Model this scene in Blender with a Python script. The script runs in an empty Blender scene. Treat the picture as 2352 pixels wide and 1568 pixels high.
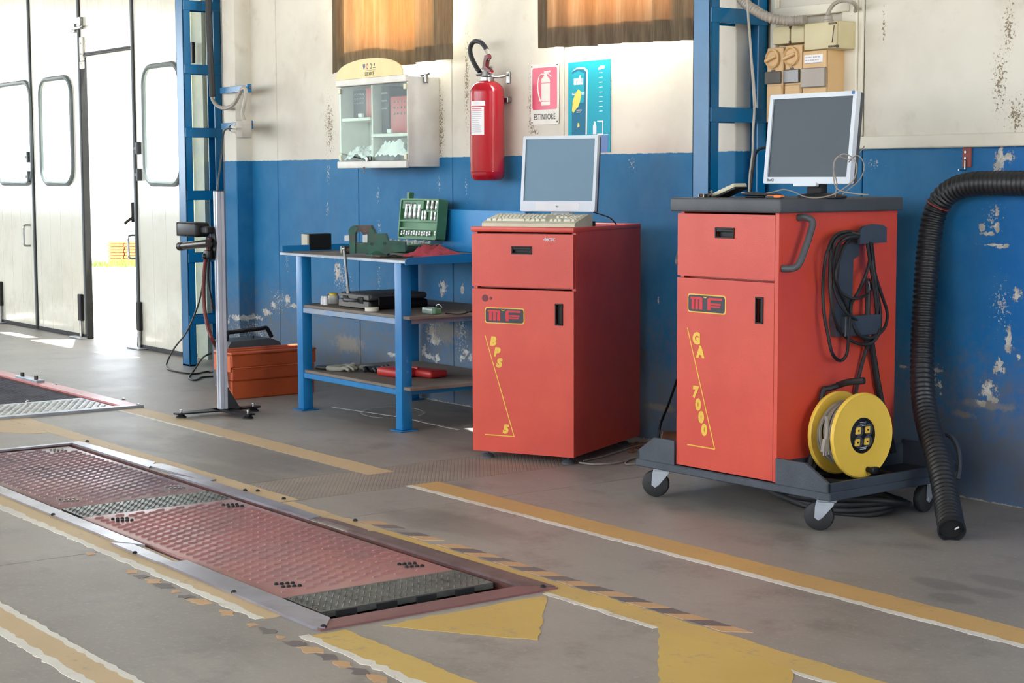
# Vehicle test garage: blue and white wall, two red analyser cabinets, workbench, test pit in the floor.
# World axes: X runs along the back wall (to the right, towards the viewer), Y into the wall, Z up. Metres.
import bpy, bmesh, math, random
from mathutils import Vector, Matrix, noise

random.seed(7)
SC = bpy.context.scene
COL = SC.collection

# ------------------------------------------------------------------ camera
FPX, PITCH, ROLL, YAW, EYE = 3966.38, 0.0954407, -0.00359265, 0.631857, 1.25
_fw = Vector((0, math.cos(PITCH), -math.sin(PITCH)))
_r = Vector((1, 0, 0)); _u = _r.cross(_fw)
_r2 = math.cos(ROLL) * _r + math.sin(ROLL) * _u
_u2 = -math.sin(ROLL) * _r + math.cos(ROLL) * _u
_M = Matrix(((math.sin(YAW), -math.cos(YAW), 0), (math.cos(YAW), math.sin(YAW), 0), (0, 0, 1)))
CR, CU, CF = _M @ _r2, _M @ _u2, _M @ _fw
EYEP = Vector((0, 0, EYE))
cam_d = bpy.data.cameras.new('camera'); cam = bpy.data.objects.new('camera', cam_d); COL.objects.link(cam)
cam_d.sensor_width = 36.0; cam_d.lens = FPX * 36.0 / 2352.0; cam_d.clip_start = 0.05; cam_d.clip_end = 500
cam.matrix_world = Matrix(((CR.x, CU.x, -CF.x, 0), (CR.y, CU.y, -CF.y, 0), (CR.z, CU.z, -CF.z, EYE), (0, 0, 0, 1)))
SC.camera = cam

# ------------------------------------------------------------------ light
w = bpy.data.worlds.new('sky'); SC.world = w; w.use_nodes = True
w.node_tree.nodes['Background'].inputs[0].default_value = (0.86, 0.93, 1.0, 1)
w.node_tree.nodes['Background'].inputs[1].default_value = 1.0
sun_d = bpy.data.lights.new('sun', 'SUN'); sun = bpy.data.objects.new('sun', sun_d); COL.objects.link(sun)
sun_d.energy = 9.0; sun_d.angle = math.radians(1.0); sun_d.color = (1.0, 0.97, 0.92)
_sd = Vector((-0.10, -0.20, -1.0)).normalized()          # light travels from beyond the back wall, high up
sun.rotation_euler = _sd.to_track_quat('-Z', 'Y').to_euler()
# daylight entering at the two curtained windows (centres of the panes, facing into the hall)
for _n, _x in (('window_daylight', -8.34), ('window_daylight', -6.37)):
    _l = bpy.data.lights.new(_n, 'AREA'); _l.shape = 'RECTANGLE'; _l.size = 0.80; _l.size_y = 1.1; _l.energy = 22.0; _l.color = (0.95, 0.98, 1.0)
    _o = bpy.data.objects.new(_n, _l); COL.objects.link(_o); _o.location = (_x, 5.335, 2.55); _o.rotation_euler = (math.radians(90), 0, math.radians(180))
SC.view_settings.view_transform = 'Standard'; SC.view_settings.look = 'None'
SC.view_settings.exposure = 2.8; SC.view_settings.gamma = 1.0; SC.view_settings.use_curve_mapping = False
SC.cycles.use_denoising = True
SC.cycles.max_bounces = 10; SC.cycles.diffuse_bounces = 6; SC.cycles.glossy_bounces = 4
SC.cycles.transparent_max_bounces = 12; SC.cycles.transmission_bounces = 6
SC.cycles.caustics_reflective = False; SC.cycles.caustics_refractive = False
SC.cycles.sample_clamp_indirect = 6.0


# ------------------------------------------------------------------ measuring helpers
def ray(px, py):
    return CF + CR * ((px - 1176) / FPX) - CU * ((py - 784) / FPX)


class Fr:
    """A frame standing on the floor: origin o, turned by ang degrees about Z."""
    def __init__(s, o, ang=0):
        s.o = Vector((o[0], o[1], o[2] if len(o) > 2 else 0)); s.ang = math.radians(ang)
        s.R = Matrix.Rotation(-s.ang, 3, 'Z')

    def at(s, px, py, ax, v):
        d = s.R @ ray(px, py); c = s.R @ (EYEP - s.o); i = 'xyz'.index(ax)
        return c + d * ((v - c[i]) / d[i])


W0 = Fr((0, 0, 0))
WALL = 5.3157
BLUE_Z = 1.354


def wall(px, py, off=0.0):
    return W0.at(px, py, 'y', WALL - off)


def flo(px, py, z=0.0):
    return W0.at(px, py, 'z', z)


# ------------------------------------------------------------------ object helpers
def link(name, me, parent=None):
    o = bpy.data.objects.new(name, me); COL.objects.link(o)
    if parent is not None:
        o.parent = parent
    return o


def tag(o, label=None, cat=None, group=None, kind=None):
    if label: o['label'] = label
    if cat: o['category'] = cat
    if group: o['group'] = group
    if kind: o['kind'] = kind
    return o


def thing(name, label, cat, fr=None, loc=None, ang=0.0, group=None, kind=None):
    o = bpy.data.objects.new(name, None); COL.objects.link(o); o.empty_display_size = 0.05
    if fr is not None:
        o.location = fr.o; o.rotation_euler = (0, 0, fr.ang)
    elif loc is not None:
        o.location = loc; o.rotation_euler = (0, 0, math.radians(ang))
    return tag(o, label, cat, group, kind)


def crom(pts, n=6, closed=False):
    pts = [Vector(p) for p in pts]
    if len(pts) < 3: return pts
    out = []; m = len(pts)
    rng = range(m) if closed else range(m - 1)
    for i in rng:
        p1, p2 = pts[i], pts[(i + 1) % m]
        p0 = pts[(i - 1) % m] if (closed or i > 0) else p1 * 2 - p2
        p3 = pts[(i + 2) % m] if (closed or i + 2 < m) else p2 * 2 - p1
        for k in range(n):
            t = k / n
            out.append(0.5 * ((2 * p1) + (p2 - p0) * t + (2 * p0 - 5 * p1 + 4 * p2 - p3) * t * t + (3 * p1 - p0 - 3 * p2 + p3) * t ** 3))
    if not closed: out.append(pts[-1])
    return out


class MB:
    def __init__(s):
        s.bm = bmesh.new()

    def _add(s, vs, fs):
        v = [s.bm.verts.new(p) for p in vs]
        for f in fs:
            try: s.bm.faces.new([v[i] for i in f])
            except ValueError: pass
        return v

    def box(s, x0, x1, y0, y1, z0, z1, M=None):
        vs = [Vector((x, y, z)) for z in (z0, z1) for y in (y0, y1) for x in (x0, x1)]
        if M is not None: vs = [M @ v for v in vs]
        s._add(vs, [(0, 2, 3, 1), (4, 5, 7, 6), (0, 1, 5, 4), (2, 6, 7, 3), (0, 4, 6, 2), (1, 3, 7, 5)])
        return s

    def rbox(s, x0, x1, y0, y1, z0, z1, r=0.005, seg=2, M=None):
        t = bmesh.new()
        bmesh.ops.create_cube(t, size=1.0)
        for v in t.verts:
            v.co = Vector(((x0 + x1) / 2 + v.co.x * (x1 - x0), (y0 + y1) / 2 + v.co.y * (y1 - y0), (z0 + z1) / 2 + v.co.z * (z1 - z0)))
        r = min(r, 0.49 * min(abs(x1 - x0), abs(y1 - y0), abs(z1 - z0)))
        bmesh.ops.bevel(t, geom=t.edges[:], offset=r, offset_type='OFFSET', segments=seg, profile=0.5, affect='EDGES')
        s._merge(t, M)
        return s

    def _merge(s, t, M=None):
        t.verts.index_update()
        v = [s.bm.verts.new((M @ p.co) if M is not None else p.co) for p in t.verts]
        for f in t.faces:
            try: s.bm.faces.new([v[q.index] for q in f.verts])
            except ValueError: pass
        t.free()

    def cyl(s, a, b, r, r2=None, n=16, cap=True):
        a, b = Vector(a), Vector(b); r2 = r if r2 is None else r2
        d = (b - a).normalized(); u = d.orthogonal().normalized(); w_ = d.cross(u)
        vs = []
        for p, q in ((a, r), (b, r2)):
            for k in range(n):
                t = 2 * math.pi * k / n
                vs.append(p + (u * math.cos(t) + w_ * math.sin(t)) * q)
        fs = [(k, (k + 1) % n, n + (k + 1) % n, n + k) for k in range(n)]
        if cap: fs += [tuple(range(n - 1, -1, -1)), tuple(range(n, 2 * n))]
        s._add(vs, fs)
        return s

    def tube(s, pts, r, n=8, sm=6, closed=False, cap=True):
        pts = crom(pts, sm, closed) if sm else [Vector(p) for p in pts]
        m = len(pts); rr = r if callable(r) else (lambda t: r)
        T = []
        for i in range(m):
            a = pts[(i - 1) % m] if (closed or i > 0) else pts[i]
            b = pts[(i + 1) % m] if (closed or i < m - 1) else pts[i]
            d = (b - a); T.append(d.normalized() if d.length > 1e-9 else Vector((0, 0, 1)))
        u = T[0].orthogonal().normalized(); vs = []
        for i in range(m):
            u = (u - T[i] * u.dot(T[i]))
            u = u.normalized() if u.length > 1e-6 else T[i].orthogonal().normalized()
            w_ = T[i].cross(u); q = rr(i / max(1, m - 1))
            for k in range(n):
                t = 2 * math.pi * k / n
                vs.append(pts[i] + (u * math.cos(t) + w_ * math.sin(t)) * q)
        fs = []
        for i in range(m if closed else m - 1):
            for k in range(n):
                j = (i + 1) % m
                fs.append((i * n + k, i * n + (k + 1) % n, j * n + (k + 1) % n, j * n + k))
        if cap and not closed:
            fs += [tuple(range(n - 1, -1, -1)), tuple(range((m - 1) * n, m * n))]
        s._add(vs, fs)
        return s

    def lathe(s, prof, o, ax, n=24):
        """prof: list of (radius, height) along axis ax from o."""
        o = Vector(o); d = Vector(ax).normalized(); u = d.orthogonal().normalized(); w_ = d.cross(u); vs = []; fs = []
        for (r, h) in prof:
            for k in range(n):
                t = 2 * math.pi * k / n
                vs.append(o + d * h + (u * math.cos(t) + w_ * math.sin(t)) * max(r, 1e-5))
        for i in range(len(prof) - 1):
            for k in range(n):
                fs.append((i * n + k, i * n + (k + 1) % n, (i + 1) * n + (k + 1) % n, (i + 1) * n + k))
        fs += [tuple(range(n - 1, -1, -1)), tuple(range((len(prof) - 1) * n, len(prof) * n))]
        s._add(vs, fs)
        return s

    def prism(s, poly, fn, t0, t1):
        """poly: 2-D outline, fn(u, v, w) -> point, extruded from w = t0 to w = t1."""
        n = len(poly)
        vs = [fn(u, v, t0) for u, v in poly] + [fn(u, v, t1) for u, v in poly]
        fs = [tuple(range(n - 1, -1, -1)), tuple(range(n, 2 * n))] + [(k, (k + 1) % n, n + (k + 1) % n, n + k) for k in range(n)]
        s._add(vs, fs)
        return s

    def sheet(s, rows):
        """grid of points, one sided."""
        m = len(rows[0]); vs = [p for r in rows for p in r]
        s._add(vs, [(i * m + k, i * m + k + 1, (i + 1) * m + k + 1, (i + 1) * m + k) for i in range(len(rows) - 1) for k in range(m - 1)])
        return s

    def ball(s, c, r, sx=1, sy=1, sz=1, n=10):
        t = bmesh.new(); bmesh.ops.create_uvsphere(t, u_segments=n, v_segments=max(4, n // 2 + 1), radius=r)
        for v in t.verts: v.co = Vector(c) + Vector((v.co.x * sx, v.co.y * sy, v.co.z * sz))
        s._merge(t); return s

    def holed(s, outer, inner, fn, t0, t1):
        """slab with an opening: both outlines 2-D."""
        t = bmesh.new()
        def ring(pl, w_): return [t.verts.new(fn(u, v, w_)) for u, v in pl]
        R = {}
        for w_ in (t0, t1):
            o_, i_ = ring(outer, w_), ring(inner, w_); R[w_] = (o_, i_)
            es = [t.edges.new((r[k], r[(k + 1) % len(r)])) for r in (o_, i_) for k in range(len(r))]
            bmesh.ops.triangle_fill(t, use_beauty=True, use_dissolve=False, edges=es)
        for q in (0, 1):
            a, b = R[t0][q], R[t1][q]; n = len(a)
            for k in range(n):
                t.faces.new((a[k], a[(k + 1) % n], b[(k + 1) % n], b[k]))
        s._merge(t); return s

    def build(s, name, mat, parent=None, smooth=35, solid=None):
        bmesh.ops.recalc_face_normals(s.bm, faces=s.bm.faces[:])
        me = bpy.data.meshes.new(name); s.bm.to_mesh(me); s.bm.free()
        if smooth:
            me.polygons.foreach_set('use_smooth', [True] * len(me.polygons))
            me.set_sharp_from_angle(angle=math.radians(smooth))
        if mat is not None:
            for m_ in (mat if isinstance(mat, (list, tuple)) else [mat]): me.materials.append(m_)
        o = link(name, me, parent)
        if solid:
            md = o.modifiers.new('s', 'SOLIDIFY'); md.thickness = solid; md.offset = 0
        return o


def P3(o, ex, ey, ez):
    o, ex, ey, ez = Vector(o), Vector(ex), Vector(ey), Vector(ez)
    return lambda u, v, w_: o + ex * u + ey * v + ez * w_


def rrect(x0, x1, y0, y1, r, n=5):
    out = []
    for cx, cy, a in ((x1 - r, y0 + r, -90), (x1 - r, y1 - r, 0), (x0 + r, y1 - r, 90), (x0 + r, y0 + r, 180)):
        for k in range(n + 1):
            t = math.radians(a + 90 * k / n); out.append((cx + r * math.cos(t), cy + r * math.sin(t)))
    return out


def text(name, body, mat, parent, fn, size, depth=0.0012, bold=0.0, shear=0.0, align='CENTER', sx=1.0, spacing=1.0):
    """lettering as flat raised print; fn maps (u, v, w) to the parent's space."""
    c = bpy.data.curves.new(name, 'FONT'); c.body = body; c.size = size; c.align_x = align; c.align_y = 'CENTER'
    c.offset = bold; c.shear = shear; c.extrude = depth / 2; c.space_character = spacing; c.resolution_u = 3
    tmp = bpy.data.objects.new('t', c); COL.objects.link(tmp)
    dg = bpy.context.evaluated_depsgraph_get(); me = bpy.data.meshes.new_from_object(tmp.evaluated_get(dg))
    bpy.data.objects.remove(tmp); bpy.data.curves.remove(c)
    for v in me.vertices: v.co = fn(v.co.x * sx, v.co.y, v.co.z + depth / 2)
    me.materials.clear(); me.materials.append(mat)
    o = link(name, me, parent)
    return o


# ------------------------------------------------------------------ materials
def lin(c):
    f = lambda x: (x / 255 / 12.92) if x / 255 <= 0.04045 else ((x / 255 + 0.055) / 1.055) ** 2.4
    return (f(c[0]), f(c[1]), f(c[2]), 1)


class NT:
    def __init__(s, m):
        s.t = m.node_tree; s.n = s.t.nodes; s.l = s.t.links

    def new(s, ty, **kw):
        n = s.n.new(ty)
        for k, v in kw.items(): setattr(n, k, v)
        return n

    def put(s, sock, v):
        if hasattr(v, 'is_output') or isinstance(v, bpy.types.NodeSocket): s.l.new(v, sock)
        else: sock.default_value = v

    def math(s, op, a, b=0.0, c=0.0, clamp=False):
        n = s.new('ShaderNodeMath', operation=op); n.use_clamp = clamp
        s.put(n.inputs[0], a); s.put(n.inputs[1], b); s.put(n.inputs[2], c); return n.outputs[0]

    def noise(s, vec, scale, detail=4, rough=0.55):
        n = s.new('ShaderNodeTexNoise'); n.inputs['Scale'].default_value = scale; n.inputs['Detail'].default_value = detail
        n.inputs['Roughness'].default_value = rough; s.l.new(vec, n.inputs['Vector']); return n.outputs[0]

    def step(s, v, lo, hi):
        n = s.new('ShaderNodeMapRange'); n.interpolation_type = 'SMOOTHSTEP'
        s.put(n.inputs['Value'], v); n.inputs['From Min'].default_value = lo; n.inputs['From Max'].default_value = hi; return n.outputs[0]

    def mix(s, f, a, b, blend='MIX'):
        n = s.new('ShaderNodeMix'); n.data_type = 'RGBA'; n.blend_type = blend
        s.put(n.inputs[0], f); s.put(n.inputs[6], a); s.put(n.inputs[7], b); return n.outputs[2]

    def sep(s, vec):
        n = s.new('ShaderNodeSeparateXYZ'); s.l.new(vec, n.inputs[0]); return n.outputs

    def vscale(s, vec, sc):
        n = s.new('ShaderNodeMapping'); n.inputs['Scale'].default_value = sc; s.l.new(vec, n.inputs[0]); return n.outputs[0]

    def bump(s, h, strength, dist=0.01):
        n = s.new('ShaderNodeBump'); n.inputs['Strength'].default_value = strength; n.inputs['Distance'].default_value = dist
        s.l.new(h, n.inputs['Height']); return n.outputs[0]


def base(name):
    m = bpy.data.materials.new(name); m.use_nodes = True; t = NT(m)
    b = m.node_tree.nodes['Principled BSDF']
    tc = t.new('ShaderNodeTexCoord'); return m, t, b, tc.outputs['Object']


def pm(name, c, c2=None, rough=0.5, metal=0.0, scale=6.0, bump=0.0, bscale=80.0, spec=0.5, dirt=None, coat=0.0, rvar=0.1):
    m, t, b, co = base(name)
    c2 = c2 or tuple(max(0, x * 0.88) for x in c)
    nz = t.noise(co, scale, 5); col = t.mix(t.step(nz, 0.32, 0.68), lin(c), lin(c2))
    if dirt:
        dc, ds, lo, hi, amt = dirt
        dn = t.math('MULTIPLY', t.step(t.noise(co, ds, 6, 0.65), lo, hi), amt); col = t.mix(dn, col, lin(dc))
    t.l.new(col, b.inputs['Base Color'])
    b.inputs['Metallic'].default_value = metal; b.inputs['Specular IOR Level'].default_value = spec
    r_ = t.math('MULTIPLY_ADD', nz, rvar, rough - rvar / 2, clamp=True); t.l.new(r_, b.inputs['Roughness'])
    b.inputs['Coat Weight'].default_value = coat; b.inputs['Coat Roughness'].default_value = 0.15
    if bump:
        t.l.new(t.bump(t.noise(co, bscale, 3), bump, 0.004), b.inputs['Normal'])
    return m


def glassy(name, tint=(1, 1, 1), refl=0.12, rough=0.03, haze=None):
    m = bpy.data.materials.new(name); m.use_nodes = True; t = NT(m); t.n.clear()
    out = t.new('ShaderNodeOutputMaterial'); tr = t.new('ShaderNodeBsdfTransparent'); gl = t.new('ShaderNodeBsdfGlossy'); mx = t.new('ShaderNodeMixShader')
    tr.inputs[0].default_value = (*tint, 1); gl.inputs['Roughness'].default_value = rough
    lw = t.new('ShaderNodeLayerWeight'); lw.inputs[0].default_value = 0.5
    t.l.new(t.math('MULTIPLY_ADD', t.math('POWER', lw.outputs['Facing'], 4.0), 0.5, refl * 0.3 + 0.02, clamp=True), mx.inputs[0])
    t.l.new(tr.outputs[0], mx.inputs[1]); t.l.new(gl.outputs[0], mx.inputs[2])
    last = mx.outputs[0]
    if haze:
        df = t.new('ShaderNodeBsdfDiffuse'); df.inputs[0].default_value = lin(haze[0]); m2 = t.new('ShaderNodeMixShader')
        m2.inputs[0].default_value = haze[1]; t.l.new(last, m2.inputs[1]); t.l.new(df.outputs[0], m2.inputs[2]); last = m2.outputs[0]
    t.l.new(last, out.inputs[0]); return m


def blobs(t, co, lst, plane='xz'):
    """largest of (1 - distance) over a list of ellipses (a, b, ra, rb): the seats of flaked paint or stains."""
    cur = None
    for (a, b, ra, rb) in lst:
        n = t.new('ShaderNodeMapping')
        if plane == 'xz':
            n.inputs['Scale'].default_value = (1 / ra, 0, 1 / rb); n.inputs['Location'].default_value = (-a / ra, 0, -b / rb)
        else:
            n.inputs['Scale'].default_value = (1 / ra, 1 / rb, 0); n.inputs['Location'].default_value = (-a / ra, -b / rb, 0)
        t.l.new(co, n.inputs[0])
        ln = t.new('ShaderNodeVectorMath', operation='LENGTH'); t.l.new(n.outputs[0], ln.inputs[0])
        v = t.math('SUBTRACT', 1.0, ln.outputs['Value'])
        cur = v if cur is None else t.math('MAXIMUM', cur, v)
    return cur

# ------------------------------------------------------------------ shared materials
PEEL_PX = [(545, 715, 8, 22), (557, 738, 9, 12), (585, 728, 22, 8), (612, 716, 15, 9), (628, 702, 6, 13), (537, 735, 6, 26), (660, 690, 8, 16), (674, 702, 14, 6),
           (775, 622, 10, 26), (1018, 662, 9, 24), (1062, 662, 6, 20), (992, 762, 10, 18), (1000, 782, 17, 14), (974, 804, 8, 18), (988, 818, 14, 8), (1004, 824, 7, 12),
           (1060, 822, 7, 11), (1070, 808, 8, 10), (1080, 822, 6, 12), (905, 815, 14, 6), (893, 812, 6, 5), (945, 828, 3, 4),
           (1512, 690, 3, 12), (2297, 372, 17, 30), (2318, 362, 15, 16), (2280, 398, 18, 8), (2300, 350, 10, 14), (2290, 484, 6, 14), (2256, 522, 9, 10), (2268, 536, 18, 6), (2290, 522, 7, 14), (2282, 562, 34, 4), (2300, 567, 16, 5),
           (2336, 680, 12, 20), (2316, 782, 11, 40), (2296, 842, 15, 26), (2270, 896, 24, 26), (2252, 925, 16, 10), (2284, 918, 12, 8), (2150, 850, 15, 6), (2160, 884, 6, 16),
           (2076, 842, 13, 4), (2160, 905, 4, 4), (2340, 820, 7, 8)]
DOT_PX = [(660, 600, 8, 46), (868, 450, 9, 40), (872, 520, 8, 34), (754, 400, 10, 40), (752, 480, 8, 40), (1071, 430, 6, 70), (1008, 425, 8, 46), (1452, 376, 14, 34), (786, 640, 40, 70), (870, 640, 8, 60),
          (2008, 376, 26, 26), (2280, 500, 40, 60), (2300, 700, 40, 110), (2145, 870, 30, 60), (995, 740, 50, 90), (1060, 760, 30, 110), (590, 760, 60, 50), (640, 690, 30, 60)]
SPECK_PX = [(757, 290, 16, 95), (1012, 300, 13, 150), (1072, 190, 9, 170), (1220, 250, 10, 130), (1228, 302, 16, 14), (868, 430, 8, 40),
            (2318, 70, 22, 80), (2296, 190, 26, 100), (2334, 262, 30, 60), (2030, 60, 6, 60), (1690, 170, 5, 150), (1400, 200, 6, 90)]


def wall_blob(l):
    out = []
    for (x, y, rx, ry) in l:
        c = wall(x, y); out.append((c.x, c.z, abs(wall(x + rx, y).x - c.x), abs(wall(x, y - ry).z - c.z)))
    return out


def wall_material(x0, x1):
    """two-tone wall paint; only the flaked spots that fall between x0 and x1 go into the material."""
    peel_l = [q for q in PEEL_W if x0 - q[2] < q[0] < x1 + q[2]] or [(0, -9, .1, .1)]
    speck_l = [q for q in SPECK_W if x0 - q[2] < q[0] < x1 + q[2]] or [(0, -9, .1, .1)]
    dot_l = [q for q in DOT_W if x0 - q[2] < q[0] < x1 + q[2]] or [(0, -9, .1, .1)]
    m, t, b, co = base('painted_wall')
    x, y, z = t.sep(co)
    big = t.noise(co, 1.3, 5, 0.6); mid = t.noise(co, 7, 5, 0.6); fine = t.noise(co, 45, 4, 0.65); fine2 = t.noise(co, 26, 5, 0.7)
    white = t.mix(t.step(big, 0.35, 0.7), lin((214, 209, 196)), lin((196, 189, 176)))
    white = t.mix(t.math('MULTIPLY', t.step(mid, 0.56, 0.78), 0.45), white, lin((176, 168, 150)))
    blue = t.mix(t.step(mid, 0.35, 0.65), lin((12, 104, 152)), lin((36, 112, 158)))
    blue = t.mix(t.math('MULTIPLY', t.step(big, 0.50, 0.72), 0.55), blue, lin((52, 92, 128)))
    right = t.step(x, -4.6, -3.6)  # stronger blue at the right end paints in the light grazing there
    blue = t.mix(t.math('MULTIPLY', right, 0.8), blue, t.mix(t.step(mid, 0.35, 0.65), lin((0, 92, 182)), lin((8, 92, 172))))
    low = t.math('MULTIPLY', t.step(t.math('MULTIPLY_ADD', fine2, 0.9, t.math('SUBTRACT', 0.50, z)), 0.25, 0.75), 0.75)
    blue = t.mix(low, blue, t.mix(t.step(mid, 0.4, 0.62), lin((96, 104, 118)), lin((104, 98, 92))))
    edge = t.math('MULTIPLY_ADD', fine2, 0.012, t.math('SUBTRACT', z, BLUE_Z + 0.006))
    isw = t.step(edge, -0.0015, 0.0015)
    peel = t.math('ADD', t.math('MULTIPLY', t.math('SUBTRACT', fine, 0.5), 2.6), t.math('MULTIPLY_ADD', t.math('SUBTRACT', fine2, 0.5), 2.4, blobs(t, co, peel_l)))
    dots = t.step(t.math('MULTIPLY_ADD', t.math('SUBTRACT', t.noise(co, 85, 3, 0.7), 0.5), 4.0, blobs(t, co, dot_l)), 0.95, 1.1)
    blue = t.mix(t.math('MULTIPLY', dots, 0.8), blue, lin((188, 184, 172)))
    pk = t.step(peel, 0.30, 0.42)
    blue = t.mix(t.step(peel, 0.12, 0.30), blue, t.mix(0.6, blue, lin((120, 130, 150))))
    blue = t.mix(pk, blue, t.mix(t.step(fine2, 0.4, 0.6), lin((206, 203, 194)), lin((168, 164, 156))))
    n85 = t.noise(co, 85, 3, 0.7)
    spf = t.math('MULTIPLY_ADD', t.math('SUBTRACT', n85, 0.5), 4.0, blobs(t, co, speck_l))
    sk = t.step(spf, 0.72, 0.9)
    white = t.mix(t.math('MULTIPLY', t.step(spf, 0.2, 0.9), 0.25), white, lin((170, 158, 128)))
    white = t.mix(t.math('MULTIPLY', sk, 0.85), white, lin((112, 92, 66)))
    stain = t.step(t.math('MULTIPLY_ADD', t.math('SUBTRACT', fine2, 0.5), 1.6, blobs(t, co, STAIN_W)), 0.1, 0.7)
    blue = t.mix(t.math('MULTIPLY', stain, 0.55), blue, lin((150, 136, 112)))
    foot = t.step(t.math('MULTIPLY_ADD', fine2, 0.03, z), 0.024, 0.018); blue = t.mix(t.math('MULTIPLY', foot, 0.8), blue, lin((196, 190, 178)))
    col = t.mix(isw, blue, white)
    t.l.new(col, b.inputs['Base Color'])
    b.inputs['Roughness'].default_value = 0.62; b.inputs['Specular IOR Level'].default_value = 0.35
    h = t.math('MULTIPLY_ADD', pk, -1.2, t.math('MULTIPLY', fine2, 0.35)); t.l.new(t.bump(h, 0.5, 0.004), b.inputs['Normal'])
    return m


PEEL_W = wall_blob(PEEL_PX); DOT_W = wall_blob(DOT_PX)
STAIN_W = wall_blob([(1520, 936, 50, 12), (2270, 930, 90, 14), (2215, 952, 50, 12), (1020, 760, 60, 40), (800, 790, 50, 30)]); SPECK_W = wall_blob(SPECK_PX)


def floor_material():
    m, t, b, co = base('worn_concrete')
    x, y, z = t.sep(co)
    big = t.noise(co, 0.55, 5, 0.6); mid = t.noise(co, 3.2, 6, 0.7); fine = t.noise(co, 60, 3, 0.7)
    st = t.noise(t.vscale(co, (1.4, 5.0, 1)), 1.2, 5, 0.6)
    col = t.mix(t.step(big, 0.36, 0.64), lin((143, 136, 129)), lin((162, 156, 148)))
    col = t.mix(t.math('MULTIPLY', t.step(mid, 0.48, 0.72), 0.75), col, lin((120, 113, 108)))
    col = t.mix(t.math('MULTIPLY', t.step(st, 0.55, 0.75), 0.35), col, lin((116, 110, 106)))
    col = t.mix(t.math('MULTIPLY', t.step(fine, 0.52, 0.75), 0.30), col, lin((196, 188, 176)))
    oil = t.math('ADD', blobs(t, co, [(-3.277, 4.015, .10, .06), (-3.248, 4.159, .10, .06), (-3.43, 4.135, .14, .07), (-3.3, 4.3, .2, .08)], 'xy'),
                 t.math('MULTIPLY', t.math('SUBTRACT', mid, 0.5), 0.9))
    col = t.mix(t.math('MULTIPLY', t.step(oil, 0.12, 0.4), 0.32), col, lin((92, 86, 84)))
    dark = t.math('ADD', blobs(t, co, [(-7.0, 3.55, .9, .3), (-6.6, 3.3, .5, .16), (-7.9, 3.4, .5, .25), (-5.1, 3.45, .5, .2), (-6.9, 4.8, 1.2, .5), (-5.9, 4.9, .5, .5)], 'xy'),
                  t.math('MULTIPLY', t.math('SUBTRACT', st, 0.5), 1.6))
    col = t.mix(t.math('MULTIPLY', t.step(dark, 0.0, 0.6), 0.42), col, lin((96, 90, 86)))
    t.l.new(col, b.inputs['Base Color'])
    t.l.new(t.math('MULTIPLY_ADD', mid, -0.22, 0.60), b.inputs['Roughness'])
    b.inputs['Specular IOR Level'].default_value = 0.45
    t.l.new(t.bump(t.math('MULTIPLY_ADD', fine, 0.4, mid), 0.25, 0.004), b.inputs['Normal'])
    return m


def paint_material(name, c, c2, under=(140, 132, 124), wear=0.5):
    m, t, b, co = base(name)
    mid = t.noise(co, 5, 6, 0.68); fine = t.noise(co, 38, 5, 0.7)
    col = t.mix(t.step(t.noise(co, 1.6, 4), 0.35, 0.65), lin(c), lin(c2))
    wv = t.math('MULTIPLY', t.step(t.math('MULTIPLY_ADD', fine, 0.5, t.math('MULTIPLY', mid, 0.5)), 0.53, 0.66), wear)
    col = t.mix(wv, col, lin(under)); t.l.new(col, b.inputs['Base Color'])
    b.inputs['Roughness'].default_value = 0.55; t.l.new(t.bump(fine, 0.2, 0.002), b.inputs['Normal'])
    return m


def door_material():
    m, t, b, co = base('door_panel')
    x, y, z = t.sep(co)
    fr = t.math('FRACT', t.math('MULTIPLY', x, 4.6)); g = t.step(t.math('ABSOLUTE', t.math('SUBTRACT', fr, 0.5)), 0.46, 0.5)
    nz = t.noise(co, 2.2, 5, 0.65)
    col = t.mix(t.step(nz, 0.4, 0.7), lin((226, 225, 212)), lin((212, 210, 194)))
    lowd = t.math('MULTIPLY', t.step(t.math('MULTIPLY_ADD', t.noise(co, 9, 5, 0.7), 0.6, t.math('SUBTRACT', 0.35, z)), 0.32, 0.62), 0.35)
    col = t.mix(lowd, col, lin((160, 150, 124)))
    t.l.new(col, b.inputs['Base Color']); b.inputs['Roughness'].default_value = 0.16; b.inputs['Specular IOR Level'].default_value = 0.8; b.inputs['Coat Weight'].default_value = 0.5; b.inputs['Coat Roughness'].default_value = 0.12
    h = t.math('MULTIPLY_ADD', g, 1.0, t.math('MULTIPLY', t.noise(co, 1.5, 2), 0.6)); t.l.new(t.bump(h, 0.35, 0.004), b.inputs['Normal'])
    return m


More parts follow.
